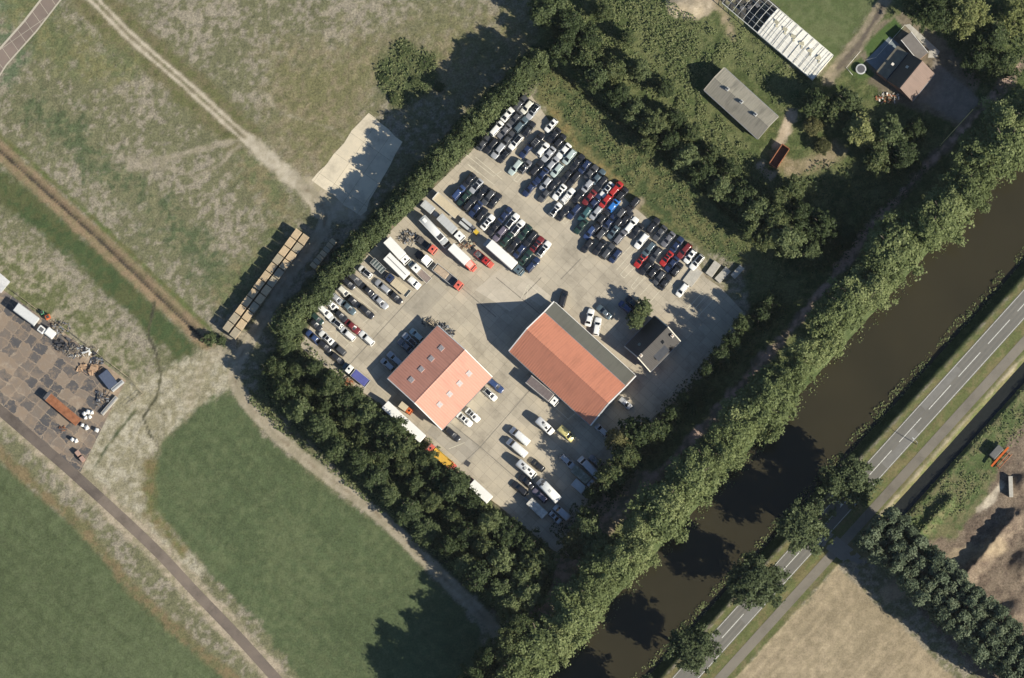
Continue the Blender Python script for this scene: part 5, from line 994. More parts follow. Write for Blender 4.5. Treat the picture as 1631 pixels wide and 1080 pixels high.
# open rusty container
def skip(p0, p1, w, h, label, mat, inner, name='open_container'):
    a, c = P(*p0, h), P(*p1, h); d = c-a; L = d.length; r = empty(name, ((a.x+c.x)/2, (a.y+c.y)/2, 0.02), math.atan2(d.y, d.x), label, 'container'); b = MB(); b.box((0, 0, .1), (L, w, .2))
    for s in (-1, 1): b.box((0, s*(w/2-.05), h/2+.1), (L, .1, h-.2)); b.box((s*(L/2-.05), 0, h/2+.1), (.1, w-.2, h-.2))
    for s in (-1, 1): b.box((0, s*(w/2-.03), h+.04), (L+.06, .18, .08)); b.box((s*(L/2-.03), 0, h+.04), (.18, w-.3, .08))
    b.box((0, 0, h+.03), (.10, w-.3, .05)) if False else None
    for i in range(6):
        for s in (-1, 1): b.box((-L/2+L*(i+.5)/6, s*(w/2+.03), h/2), (.1, .06, h-.2))
    part(r, 'shell', b, mat); b = MB(); b.box((0, 0, .35), (L-.25, w-.25, .25), 0, .05); part(r, 'contents', b, inner); return r, L
skip((1252,233),(1231,264.5),2.3,2.0,'rusty open container standing on sandy ground beside the grey barn',RUST,M('scrap_fill', (.075,.05,.04), var=.5, scale=3, bump=.4))
# machine and ramp by the soil heaps
m = P(1590,725,2.0); r = empty('screening_machine', (m.x, m.y, 0), math.radians(48), 'rusty red screening machine with orange conveyor beside the soil heaps', 'machine')
b = MB(); b.box((.3, .9, 1.2), (3.6, 1.9, 2.0), 0, .15); part(r, 'hopper', b, M('grey_hopper', (.12,.12,.115))); b = MB(); b.box((0, -.6, 1.8), (6.5, .5, .25), 0, 0, (-.08, 'Y')); part(r, 'conveyor', b, PAINT['orange'])
b = MB()
for s in (-1.6, -2.4): b.tube((-2.5, s, .9), (2.6, s, 1.3), .12)
for xx in (-2, 0, 2): b.tube((xx, -.6, .2), (xx, -2.4, 1.1), .09); b.tube((xx, -2.2, 0), (xx, -2.2, 1.1), .09)
part(r, 'frame', b, RUST); wheels(r, (-1.2, 1.2), .9, TWHEEL, .48)
m = P(1610,775,1.6); r = empty('loading_ramp', (m.x, m.y, 0), math.radians(-88), 'grey concrete loading wall between the soil heap and the screening machine', 'ramp'); b = MB(); b.box((0, 0, .8), (5.2, .9, 1.6), 0, .06); part(r, 'wall', b, CONC); b = MB(); b.box((0, 0, 1.66), (5.3, 1.05, .12), 0, .03); part(r, 'coping', b, CONC)
# ------------------------------------------------------------------ the works yard on the left
r, L = rig('box_container', 'pale grey box container at the upper edge of the patchy works yard', 'container', (25,488), (58,512.5), 2.5)
b = MB(); b.box((L/2, 0, 1.3), (L, 2.4, 2.4), 0, .04)
for i in range(16): b.box((L*(i+.5)/16, 0, 1.3), (.1, 2.46, 2.2))
part(r, 'shell', b, GREYSHEET); b = MB(); b.box((L/2, 0, 2.53), (L-.2, 2.1, .05)); part(r, 'roof', b, M('pale_container_roof', (.58,.585,.57), var=.08)); b = MB(); b.box((-.03, .6, 1.3), (.05, 1.1, 2.1)); b.box((-.03, -.6, 1.3), (.05, 1.1, 2.1)); part(r, 'door', b, GREYSHEET)
def lump(name, label, cat, px, py, d, rz, mat, h0=0, sub=None):
    p = P(px, py, d[2]*.7); r = empty(name, (p.x, p.y, h0), rz, label, cat); b = MB(); b.box((0, 0, d[2]/2), d, 0, min(d)*.12); part(r, 'body', b, mat)
    if sub: b = MB(); b.box((0, 0, d[2]+sub[1]/2-.02), (d[0]*sub[0], d[1]*sub[0], sub[1]), 0, .03); part(r, 'lid', b, sub[2])
    return r
A38 = math.radians(-38)
lump('tank', 'small white water tank with dark top, next to the white cube in the works yard', 'tank', 66, 525, (1.9,1.7,1.4), A38, WH, 0, (.6, .06, TARP))
lump('tank', 'white cube-shaped tank in the row of equipment on the works yard', 'tank', 80, 530.5, (2.6,2.1,1.6), A38, WH, 0, (.85, .05, WHITE))
lump('drum', 'green drum beside the pale grey container', 'drum', 67, 498, (.9,.9,1.0), .3, M('green_plastic', (.10,.33,.16)), 0, (.7, .05, DARKSTEEL))
lump('generator', 'orange red generator in the equipment row of the works yard', 'machine', 76, 505, (1.4,1.3,1.2), .4, PAINT['orange'], 0, (.5, .1, DARKSTEEL))
lump('tank', 'long ribbed dark blue tank at the outer corner of the works yard', 'tank', 171.5, 604, (4.6,3.0,1.2), math.radians(-52), M('blue_black_sheet', (.035,.05,.085), rough=.4), 0, (.9, .08, M('blue_ribs', (.07,.09,.14))))
r, L = rig('flatbed_trailer', 'long rusty brown flat trailer standing alone on the works yard', 'trailer', (75,631), (125,673), 1.4)
chassis(r, 0, L, 2.3); b = MB(); b.box((L/2, 0, 1.15), (L, 2.3, .25), 0, .04)
for i in range(16): b.box((L*(i+.5)/16, 0, 1.285), (.05, 2.2, .03))
part(r, 'deck', b, RUST); b = MB(); b.box((-.1, 0, 1.3), (.9, 2.2, .9), 0, .08); part(r, 'headboard', b, TARP); twheels(r, (L-3.4, L-2.1, L-.8), 2.2)
def heap(name, label, px, py, rx, ry, h, mat, n=26, cat='scrap heap', seed=0, sz=.7):
    p = P(px, py, h*.5); R_ = random.Random(seed); r = empty(name, (p.x, p.y, 0), 0, label, cat)
    for nm, mt in mat:
        b = MB()
        for k in range(n if nm != 'sheet' else 12):
            a = R_.uniform(0, 6.3); q = math.sqrt(R_.random()); xx, yy = rx*q*math.cos(a), ry*q*math.sin(a); z = h*(1-q)*R_.uniform(.3, 1)+.15
            if R_.random() < .5: b.box((xx, yy, z), (sz*R_.uniform(.5, 1.6), sz*R_.uniform(.2, .8), .08), R_.uniform(0, 3), 0, (R_.uniform(-.6, .6), 'X'))
            else:
                v = Vector((R_.uniform(-1, 1), R_.uniform(-1, 1), R_.uniform(-.3, .4))).normalized()*sz; c_ = Vector((xx, yy, z)); b.tube(c_-v, c_+v, .05, n=6)
            if nm == 'sheet' and k % 2 == 0: part(r, nm, b, mt); b = MB()
        if b.v: part(r, nm, b, mt)
    return r
SCR = [('sheet', DARKSTEEL), ('plank', WOOD), ('pipe', STEEL)]
heap('scrap_heap', 'tangled heap of pale pipes and planks behind the white tanks', 92, 522, 3.0, 1.6, 1.2, SCR, 22, seed=1)
heap('scrap_heap', 'dark heap of black tarpaulin and metal in the middle of the works yard edge', 101, 549, 2.6, 2.0, 1.3, [('sheet', TARP), ('metal', DARKSTEEL)], 26, seed=2, sz=1.1)
heap('scrap_heap', 'mixed heap of beams and plates beyond the black heap', 118, 560, 2.6, 1.6, 1.0, SCR, 22, seed=3)
heap('scrap_heap', 'pale heap of boards and pipes halfway to the dark blue tank', 136, 560, 3.2, 1.5, 1.0, [('plank', WOOD), ('pipe', WHITE), ('sheet', DARKSTEEL)], 20, seed=4)
heap('timber_stack', 'brown stack of timber and boards before the dark blue tank', 141, 588, 3.2, 1.0, .8, [('plank', M('fresh_timber', (.36,.24,.15)))], 26, 'timber', 5, 1.4)
heap('scrap_heap', 'dark heap of machine parts below the dark blue tank', 163, 634, 2.4, 2.2, 1.2, [('metal', DARKSTEEL), ('part', STEEL), ('sheet', TARP)], 18, seed=6)
heap('scrap_heap', 'small pile of grey fittings between tank and timber', 155, 574, 1.8, 1.1, .9, [('pipe', STEEL), ('metal', DARKSTEEL)], 16, seed=7)
for i, (a, c, lb) in enumerate((((186,632),(162,660),'pale concrete beam lying below the dark scrap heap'),((196,607),(178,622),'dark concrete beam at the corner of the works yard'))):
    A, B_ = P(*a, .6), P(*c, .6); d = B_-A; r = empty('concrete_beam', ((A.x+B_.x)/2, (A.y+B_.y)/2, 0), math.atan2(d.y, d.x), lb, 'beam'); b = MB(); b.box((0, 0, .35), (d.length, 1.0, .7), 0, .05); part(r, 'beam', b, CONC if i == 0 else GREYSHEET); b = MB(); b.box((0, 0, .74), (d.length-.4, .3, .08)); part(r, 'lifting_rail', b, STEEL)
BAGM = M('white_woven_bag', (.74,.73,.69), rough=.8, var=.12, scale=3, bump=.5)
for i, (px, py, wh) in enumerate(((134,659,'uppermost of the big group'),(140,656,'top of the big group beside the scrap'),(146,657,'outer upper one of the big group'),(136,665,'lower one of the big group'),(143,664,'middle of the big group'),(131,677,'upper one of the pair below the trailer end'),(138,681,'lower one of the pair below the trailer end'),(115,700,'upper one of the lowest pair'),(121,702,'lower one of the lowest pair'),(154,685,'one standing alone on the grass'))):
    p = P(px, py, .5); r = empty('bulk_bag', (p.x, p.y, 0), rnd.uniform(0, 1.5), f'white bulk bag on the works yard, {wh}', 'bag', 'white bulk bags'); b = MB(); w = rnd.uniform(.42, .55)
    b.loft([[(a*w*k, c*w*k, z) for a, c in ((-1,-.8),(-.8,-1),(.8,-1),(1,-.8),(1,.8),(.8,1),(-.8,1),(-1,.8))] for k, z in ((.8, 0), (1.05, .3), (1.0, .75), (.75, .95), (.35, 1.02))]); part(r, 'bag', b, BAGM)
    b = MB()
    for a, c in ((-1,-1),(1,1)): b.tube((a*w*.7, c*w*.7, .9), (0, 0, 1.2), .04, n=5)
    part(r, 'loop', b, BAGM)
for i, (px, py, lb) in enumerate(((124,722,'brick pallet, upper of two near the lane'),(131,731,'brick pallet, lower of two near the lane'))):
    r = lump('brick_pallet', lb, 'pallet', px, py, (1.4,1.2,1.0), -.9, BRICK, .1, (.96, .06, M('brick_top', (.36,.24,.19), var=.3, scale=6)))
p = P(2,447,2.2); r = empty('shed', (p.x-1, p.y, 0), math.radians(-40), 'pale grey roofed shed at the upper corner of the works yard', 'shed'); b = MB(); b.box((0, 0, 1.1), (5.0, 3.4, 2.2)); part(r, 'wall', b, GREYSHEET)
b = MB(); b.loft([[(xx, -1.9, 2.15), (xx, 0, 2.75), (xx, 1.9, 2.15), (xx, 0, 2.6)] for xx in (-2.7, 2.7)], False); part(r, 'roof', b, M('pale_shed_roof', (.56,.555,.54)))
p = P(97,681,.3); r = heap('debris_pile', 'small reddish pile of broken bricks on the works yard', 99, 683, 1.1, .8, .4, [('brick', RUST)], 18, 'debris', 9, .3)
# rubbish behind the smaller hall
heap('pallet_pile', 'pile of broken pallets and crates behind the smaller hall', 684, 514, 1.7, 1.0, 1.0, [('plank', WOOD), ('crate', BEIGE), ('metal', DARKSTEEL)], 16, 'pallets', 11, .9)
heap('scrap_heap', 'dark scrap and tyres at the corner of the smaller hall', 703, 520, 2.0, .8, .8, [('metal', DARKSTEEL), ('rubber', TYRE), ('pipe', STEEL)], 16, 'scrap heap', 12, .7)
heap('scrap_heap', 'metal frames leaning behind the smaller hall, nearest the open yard', 717, 530, 1.6, .7, .6, [('frame', STEEL), ('metal', DARKSTEEL)], 12, 'scrap heap', 13, .7)
heap('scrap_heap', 'engine parts and frames behind the red tractor unit', 650, 379, 2.4, 1.8, 1.0, [('metal', DARKSTEEL), ('pipe', STEEL), ('plank', WOOD)], 22, 'scrap heap', 14, .8)
heap('scrap_heap', 'axles and pale tanks ahead of the grey box lorry', 744, 388, 2.2, 1.4, .9, [('metal', DARKSTEEL), ('tank', M('olive_sheet', (.33,.31,.22))), ('pipe', RUST)], 16, 'scrap heap', 15, .8)
heap('debris_pile', 'branches and boards at the yard edge beside the blue tarpaulin lorry', 556, 607, 1.8, 1.2, .6, [('plank', WOOD), ('brick', RUST)], 16, 'debris', 16, .7)
heap('debris_pile', 'garden clutter and timber behind the farmhouse', 1415, 156, 3.0, 1.4, .8, [('plank', WOOD), ('sheet', WHITE), ('brick', RUST)], 18, 'debris', 17, .7)
# trampoline, pole, lamps
p = P(1371.4,110,.9); r = empty('trampoline', (p.x, p.y, 0), 0, 'round trampoline with pale rim on the farmhouse lawn', 'trampoline'); b = MB()
n = 28
for i in range(n):
    a0, a1 = 2*math.pi*i/n, 2*math.pi*(i+1)/n
    b.add([(1.35*math.cos(a0), 1.35*math.sin(a0), .86), (1.35*math.cos(a1), 1.35*math.sin(a1), .86), (1.0*math.cos(a1), 1.0*math.sin(a1), .9), (1.0*math.cos(a0), 1.0*math.sin(a0), .9)], [(0, 1, 2, 3)])
part(r, 'rim_pad', b, GREYSHEET); b = MB(); b.tube((0, 0, .84), (0, 0, .86), 1.02, n=28); part(r, 'jumping_mat', b, TARP); b = MB()
for i in range(6): a = i*math.pi/3; b.tube((1.2*math.cos(a), 1.2*math.sin(a), 0), (1.2*math.cos(a), 1.2*math.sin(a), .85), .04)
part(r, 'frame_leg', b, STEEL)
A, B_ = P(1497,232,1.0), P(1550,174,1.0); d = B_-A; r = empty('barrier_pole', (A.x, A.y, 0), math.atan2(d.y, d.x), 'long thin yellow barrier pole along the canal path near the farmhouse', 'barrier'); b = MB(); b.tube((0, 0, 1.0), (d.length, 0, 1.0), .09); part(r, 'pole', b, PAINT['pale yellow']); b = MB(); b.tube((.3, 0, 0), (.3, 0, 1.1), .12); b.tube((d.length-.4, 0, 0), (d.length-.4, 0, 1.0), .08); part(r, 'post', b, DARKSTEEL)
def lamp_post(px, py, label, h=4.4):
    p = P(px, py); r = empty('lamp_post', (p.x, p.y, 0), math.radians(-42+180), label, 'street lamp', 'street lamps along the main road'); b = MB(); b.tube((0, 0, 0), (0, 0, h), .11, .06); part(r, 'post', b, STEEL); b = MB(); b.tube((0, 0, h-.05), (1.3, 0, h+.15), .05); q = part(r, 'arm', b, STEEL); b = MB(); b.box((1.5, 0, h+.15), (.7, .28, .14), 0, .04); b.build('lamp_head', GREYSHEET, q)
lamp_post(*NT(24, 455), 'slender grey street lamp on the verge between road and cycle path')
for x0, y0, lb in ((1333,797,'grey bridge parapet post under the road tree nearest the side road'),):
    p = P(x0, y0, 1.0); r = empty('bridge_parapet', (p.x, p.y, 0), math.radians(-42), lb, 'parapet'); b = MB(); b.box((0, 0, .5), (3.4, .5, 1.0), 0, .04); part(r, 'wall', b, CONC); b = MB(); b.box((0, 0, 1.05), (3.5, .62, .12), 0, .03); part(r, 'coping', b, WHITE)
# fence round the works yard and garden walls
def fence(name, label, pts, h, sp, mat, rails=2):
    r = empty(name, P(*pts[0]), 0, label, 'fence'); o = P(*pts[0]); b = MB(); w = MB()
    for a, c in zip(pts[:-1], pts[1:]):
        A, B_ = P(*a)-o, P(*c)-o; d = B_-A; n = max(1, int(d.length/sp))
        for i in range(n): q = A+d*i/n; b.tube((q.x, q.y, 0), (q.x, q.y, h), .05, n=5)
        for k in range(rails): z = h*(k+1)/rails-.08; w.tube((A.x, A.y, z), (B_.x, B_.y, z), .03, n=5)
    p = part(r, 'post', b, mat); p['kind'] = 'stuff'; part(r, 'rail', w, mat)
fence('wire_fence', 'thin post and wire fence along the upper edge of the works yard', [(12,458),(60,494),(110,528),(205,602),(228,628),(200,650)], 1.3, 2.6, WOOD)
fence('garden_fence', 'low pale fence along the farmhouse drive', [(1441,40),(1395,92),(1379,96)], .5, 1.2, WHITE)
fence('garden_fence', 'short low pale fence below the trampoline lawn', [(1370,82),(1348,108),(1358,120)], .5, 1.2, WHITE)
fence('wooden_fence', 'plain post fence along the wooded side of the yard', [(548,608),(612,646),(682,702),(742,764),(792,804),(878,874)], 1.1, 3.0, WOOD)
# ------------------------------------------------------------------ trees and undergrowth
def leaf_cloud(C, Rr, n, size, rng, up=.75, flat=.8):
    """n leaf sprays spread through the clump spheres C (k x 3) of radius Rr"""
    k = rng.choice(len(C), n, p=(Rr**2)/(Rr**2).sum()); v = rng.normal(size=(n, 3)); v /= np.linalg.norm(v, axis=1)[:, None]
    v[:, 2] = np.where(v[:, 2] < -.35, -v[:, 2], v[:, 2])
    c = C[k] + v*(Rr[k]*np.minimum(np.abs(rng.normal(.62, .36, n)), 1.6))[:, None]*np.array((1, 1, flat))
    nr = v*.6 + rng.normal(size=(n, 3))*.45 + np.array((0, 0, up)); nr /= np.linalg.norm(nr, axis=1)[:, None]
    return leaf_quads(c, nr, size*rng.uniform(.6, 1.35, n), rng)
def leaf_quads(c, nr, s, rng):
    n = len(c); t = np.cross(nr, rng.normal(size=(n, 3))); t /= np.linalg.norm(t, axis=1)[:, None]+1e-9; b = np.cross(nr, t)
    s = s[:, None]; o = rng.uniform(.5, .8, (n, 1)); fold = nr*s*.12
    V = np.stack([c-t*s, c-b*s*o+fold, c+t*s*.9, c+b*s*o+fold], 1).reshape(-1, 3)
    return V, np.arange(4*n).reshape(n, 4)
def make_tree(seed, R, H, n, leaf, base=.22, shape=1.0, clumps=40, cl=.34, ragged=.3):
    """crown radius R, height H; returns crown mesh and trunk mesh"""
    rng = np.random.default_rng(seed); C = []; rr = []
    zc, hz = H*(base+1)/2, H*(1-base)/2
    while len(C) < clumps:
        p = rng.uniform(-1, 1, 3)
        if np.linalg.norm(p) > 1 or np.linalg.norm(p) < .35: continue
        k = 1+ragged*(rng.random()-.5); tz = (p[2]+1)/2; taper = 1-(1-shape)*tz
        C.append((p[0]*R*.80*k*taper, p[1]*R*.80*k*taper, zc+p[2]*hz*.86)); rr.append(R*cl*rng.uniform(.6, 1.25))
    C = np.array(C); rr = np.array(rr)
    V, F = leaf_cloud(C, rr, n, leaf, rng); V[:, 2] = np.maximum(V[:, 2], .3)
    crown = fast_mesh('crown', V, F)
    b = MB(); tr = .045*R+.012*H; pts = [(0, 0, 0, tr*1.5), (.03*R, 0, H*.08, tr), (-.02*R, .03*R, H*.35, tr*.8), (.03*R, 0, H*.6, tr*.5), (0, 0, H*.85, tr*.2)]
    for p, q in zip(pts[:-1], pts[1:]): b.tube(p[:3], q[:3], p[3], q[3], 8, False)
    for i in range(6):
        a = i*1.05+seed; z = H*(.3+.08*i); e = C[(i*5) % len(C)]; b.tube((0, 0, z), (R*.55*math.cos(a), R*.55*math.sin(a), z+H*.18), tr*.42, tr*.12, 6, False)
    return crown, b.mesh('trunk')
LM = {'canal': leafmat('pale_canal_leaves', (.118,.148,.056), (.19,.215,.092)), 'hedge': leafmat('hedge_leaves', (.075,.100,.040), (.125,.15,.065)), 'belt': leafmat('belt_leaves', (.045,.066,.026), (.085,.108,.042)),
      'poplar': leafmat('poplar_leaves', (.080,.105,.062), (.13,.155,.095)), 'road': leafmat('road_tree_leaves', (.070,.092,.040), (.115,.14,.062)), 'wood': leafmat('woodland_leaves', (.045,.066,.024), (.098,.115,.045)),
      'gold': leafmat('golden_leaves', (.115,.135,.045), (.20,.21,.085)), 'olive': leafmat('olive_leaves', (.075,.08,.03), (.14,.13,.055)), 'scrub': leafmat('scrub_leaves', (.088,.115,.045), (.15,.165,.072))}
TP = {'canal': [make_tree(s, 6.2, 18, 13000, .27, .12, (.8, .7, .9, .75, .85, .65)[s-1], 90+30*s, .22-.012*s, .9) for s in (1, 2, 3, 4, 5, 6)],
      'hedge': [make_tree(s, 3.2, 8.5, 6000, .23, .04, .75, 60+30*(s-10), .25-.02*(s-10), .9) for s in (11, 12, 13, 14, 15)],
      'belt': [make_tree(s, 4.2, 10.5, 7500, .25, .10, (.8, .6, .9, .75, .5, .85)[s-21], 60+25*(s-20), .25-.017*(s-20), .95) for s in (21, 22, 23, 24, 25, 26)],
      'poplar': [make_tree(s, 2.3, 10.0, 3600, .22, .25, .6, 70, .28, .6) for s in (31, 32, 33)],
      'road': [make_tree(s, 7.2, 13.5, 13000, .30, .30, .85, 200, .16, .8) for s in (41, 42, 43)],
      'small': [make_tree(s, 2.2, 4.5, 1600, .24, .05, .9, 60, .24, .6) for s in (51, 52, 53)]}
NT_ = [0]
def tree(kind, mat, px, py, r, h, label, group, name='tree', cat='tree', hc=.62):
    """px, py: middle of the crown in the photograph; r crown radius (m); h height (m)"""
    pr = TP[kind]; crown, trunk = pr[NT_[0] % len(pr)]; NT_[0] += 1
    R0 = {'canal': 6.2, 'hedge': 3.2, 'belt': 4.2, 'poplar': 2.3, 'road': 7.2, 'small': 2.2}[kind]; H0 = {'canal': 18, 'hedge': 8.5, 'belt': 10.5, 'poplar': 10, 'road': 13.5, 'small': 4.5}[kind]
    p = P(px, py, h*hc); n = .7415*px+.671*py-1533.4
    root = empty(name, (p.x, p.y, -.12 if -175 < n < -28 else -.05), rnd.uniform(0, 6.28), label, cat, group); h *= 1.2 if group == 'trees in the woodland' else 1.0; root.scale = (r/R0, r/R0*rnd.uniform(.92, 1.08), h/H0)
    if not trunk.materials: trunk.materials.append(BARK)
    if not crown.materials: crown.materials.append(LM['belt'])
    o = bpy.data.objects.new('crown', crown); link(o, root); o_slot_mat(o, LM[mat])
    link(bpy.data.objects.new('trunk', trunk), root); return root
def along(line, step, start=0):
    out = []; acc = start
    for (ax, ay), (bx, by) in zip(line[:-1], line[1:]):
        L = math.hypot(bx-ax, by-ay)
        while acc < L: out.append((ax+(bx-ax)*acc/L, ay+(by-ay)*acc/L)); acc += step
        acc -= L
    return out
# row on the canal bank
pts = along([NT(-199, -420), NT(-199, 1010)], 30)
pts = [p for p in pts if -60 < p[0] < 1700 and -70 < p[1] < 1160]
for i, (x, y) in enumerate(pts):
    j = rnd.uniform(-14, 12); tree('canal', 'canal', x+.74*j+rnd.uniform(-4, 4), y+.67*j, rnd.choice((5.4, 6.4, 7.2, 8.0))*rnd.uniform(.93, 1.07), rnd.uniform(16.5, 21.5), f'pale green tree on the canal bank, {ordinal(i)} from the lower end of its long row', 'trees in the canal bank row')
for i, t in enumerate((-185, -222, -258, -296, -335)):
    x, y = NT(-248+rnd.uniform(-6, 6), t); tree('canal', 'wood', x, y, rnd.uniform(4.2, 5.2), rnd.uniform(17, 20), f'tall darker tree where track and canal path meet, {ordinal(i)} from the yard side', 'tall trees at the foot of the track')
# shaded row between the canal path and the yard
pts = [p for p in along([NT(-300, 20), NT(-300, 470)], 30) if 900 < p[0]]
for i, (x, y) in enumerate(pts):
    j = rnd.uniform(-10, 10); tree('belt', 'belt', x+.74*j, y+.67*j, rnd.uniform(2.4, 3.6), rnd.uniform(7, 9.5) if i < 6 else rnd.uniform(8.5, 12.5), f'small dark tree in shade by the canal path, {ordinal(i)} from the lower end', 'small trees in the shade of the canal row')
# hedge of trees round the north-west side
for i, (x, y) in enumerate(along(HEDGE, 19.5)):
    big = 1.0 if i < 5 else .92
    tree('hedge', 'hedge', x+rnd.uniform(-5, 5)-2, y+rnd.uniform(-5, 5)-2, rnd.uniform(3.2, 4.1)*big, (rnd.uniform(9.5, 11.5) if i < 10 else rnd.uniform(10.5, 12) if i < 17 else rnd.uniform(11.5, 13.5)), f'bushy hedge tree, {ordinal(i)} from the track end of the hedge behind the parked cars', 'trees in the hedge behind the cars')
for i, (x, y) in enumerate([(612,122),(642,82),(660,128),(628,156),(676,100),(700,138)]):
    tree('small', 'wood', x, y, rnd.uniform(1.2, 1.9), rnd.uniform(.8, 1.2), f'{["tall","low","broad","dense","ragged","dark"][i]} olive bush in the rough ground beyond the hedge', 'bushes beyond the hedge', 'bush', 'bush', .5)
# wooded belt beside the farm track
BELT = [(462,545),(440,575),(478,585),(510,575),(455,612),(495,618),(532,605),(560,632),(520,645),(482,640),(590,655),(552,668),(515,676),(620,678),(582,690),(545,702),(648,705),(612,716),(575,728),(676,728),(640,742),(604,752),(702,752),(668,768),(632,782),(730,776),(696,794),(660,806),(758,800),(725,820),(690,836),(785,824),(752,846),(716,862),(812,846),(780,868),(745,890),(842,866),(808,893),(772,917),(862,890),(835,920),(800,940),(825,955),(850,945)]
for i, (x, y) in enumerate(BELT):
    sh = (1.0, .6, .15)[i % 3] if i < 32 else .7; x += -9*sh+rnd.uniform(-5, 5); y += 9*sh+rnd.uniform(-5, 5)
    sp = rnd.choice(('belt', 'belt', 'wood', 'hedge', 'wood'))
    near = i % 3 == 2 and i < 32
    if near: tree('belt', sp, x, y, rnd.uniform(2.4, 3.8), rnd.uniform(5, 8), f'lower dark tree in the belt on its track side, {ordinal(i)} from the track bend', 'trees in the wooded belt')
    else: tree('belt', ('hedge' if i in (38, 41, 42, 43, 44) else sp), x, y, rnd.uniform(3.0, 5.0) if i < 38 else rnd.uniform(4.2, 5.6), rnd.uniform(8, 12) if i < 38 else rnd.uniform(12, 14), f'{"paler tall" if i >= 38 else "dark"} tree in the belt beside the farm track, {ordinal(i)} from the track bend', 'trees in the wooded belt')
for i, (x, y) in enumerate([(985,700),(1015,690),(1000,725),(1040,690),(975,755),(935,845),(950,870),(915,865)]):
    tree('belt', ['olive', 'wood', 'wood', 'wood', 'wood', 'hedge', 'hedge', 'olive'][i], x, y, rnd.uniform(4.0, 5.2), rnd.uniform(12, 15), f'{["bronze leaved","dense dark","low spreading","broad shaded","narrow dark","bright green","tall green","yellowish"][i]} tree between the yard corner and the canal path', 'trees at the yard corner')
# woodland to the north-east
WOODS = [(872,18,5,11),(905,40,5,11),(895,75,4.6,10),(930,95,4.2,9),(950,125,4.5,10),(935,60,4,9),(975,110,3.6,8),(985,150,4.2,9),(1010,178,3.8,8),(1040,200,4.4,9.5),(1065,225,4,9),(1030,230,3.2,7),(1092,250,4.2,9),(1075,190,3.2,6),(1120,275,4.2,9),(1100,215,3,6),(1150,298,4.6,9.5),(1135,245,3,6),(1180,312,4.4,9),(1165,270,3.4,7),(1205,335,4.8,10),(1235,350,4.6,10),(1195,365,4,9),(1222,380,4,9),(1255,380,5,11),(1240,320,4,9),(1275,345,4.5,10),(1262,300,3.6,8),(1290,400,4,8),(1310,360,4.6,10),(960,20,3,6),(1000,60,2.6,5),(1020,110,3,6),(1060,140,3,6)]
ADJ = ['round','ragged','dense','open','tall','spreading','narrow','dark','mossy green','bushy','leaning','broad']
WPL = ['at the top of the wood above the hedge corner','in the wood above the grass bank','in the thicket beside the grey barn','in the thicket below the rusty container']
for i, (x, y, r_, h_) in enumerate(WOODS):
    wp = WPL[0] if i < 8 else WPL[1] if i < 16 else WPL[2] if i < 22 else WPL[3]
    tree('belt', 'wood' if i % 4 else 'hedge', x, y, r_, h_, f'{ADJ[i % 12]} dark green tree {wp}' if i < 30 else f'low scrubby tree in the rough field below the sand heap, {ordinal(i-30)} from the top', 'trees in the woodland')
BIG = [(1375,205,5.5,12,'gold','yellowish crowned tree below the farmhouse, next to its clutter'),(1350,160,4.2,10,'hedge','slim bright green tree beside the farmhouse lawn'),(1415,215,5.5,12,'hedge','largest green tree below the farmhouse'),(1440,245,5,11,'wood','broad dark tree between farmhouse and canal path'),(1398,250,4.5,10,'wood','dark tree with feathery crown below the yellowish tree'),(1462,205,3.6,8,'wood','low dark tree behind the farmhouse drive'),(1300,165,4.6,10,'wood','dark tree at the end of the greenhouse'),(1330,175,4,9,'wood','dark tree between greenhouse end and lawn'),(1296,200,2.8,5,'olive','olive brown small tree at the sandy clearing'),(1345,375,3.8,8,'wood','shaded tree close to the canal path bend'),
       (1540,22,6.2,13,'gold','large pale golden green tree above the farmhouse drive'),(1490,18,6,13,'wood','dark tall tree beside the golden crowned one'),(1585,55,5,12,'wood','dark tree beyond the golden crowned one'),(1620,25,5,11,'gold','pale tree at the top corner beyond the golden one'),(1560,95,4.6,10,'wood','dark tree beside the farmhouse gravel'),(1600,100,4.6,10,'wood','dark tree above the canal row at the top corner'),(1460,5,4.5,10,'wood','dark tree where the farm drive enters'),
       (1310,232,2.6,4,'olive','low tawny bush on the sandy clearing')]
for x, y, r_, h_, m_, lb in BIG: tree('belt' if r_ < 6 else 'road', m_, x, y, r_, h_, lb, 'trees around the farmhouse')
# the yard tree, road trees, poplars
tree('belt', 'hedge', 1013, 508, 3.0, 7.5, 'green tree in the yard beside the black-roofed house, lower crown', 'yard trees'); tree('belt', 'hedge', 1026, 489, 2.6, 7, 'green tree in the yard beside the black-roofed house, upper crown', 'yard trees')
for x, y, r_, h_, lb in ((1352,765,7.6,13.5,'big roadside tree above the side road junction'),(1282,838,7.8,14,'big roadside tree just below the side road junction'),(1205,928,7.2,13,'big roadside tree, second below the side road'),(1105,1035,7.0,13,'big roadside tree at the lower end of the road'),(1020,1120,7.0,13,'roadside tree cut off at the bottom edge')):
    tree('road', 'road', x, y, r_*1.06, h_*1.05, lb, 'big trees along the main road')
k = 0
for row in range(4):
    for c in range(18):
        px, py = 1388+c*15.4-row*13.2+24, 850+c*14.2+row*14.2-26
        px += rnd.uniform(-4, 4); py += rnd.uniform(-4, 4)
        if px > 1680 or py > 1130: continue
        tree('poplar', 'poplar', px+6, py, rnd.uniform(2.7, 3.3), rnd.uniform(17.5, 20.5), f'small blue-green tree, {ordinal(c)} from the road in {["the outer row facing the soil","the second row from the soil","the third row from the soil","the row facing the stubble"][row]}', 'trees in the planted block')
# bushes along the canal and ditches
tree('small', 'hedge', 333, 540, 2.0, 3, 'lone green bush at the end of the ditch', None, 'bush', 'bush', .5)
tree('small', 'belt', 352, 543, 1.6, 2.4, 'small dark bush beside the crate stacks', None, 'bush', 'bush', .5)
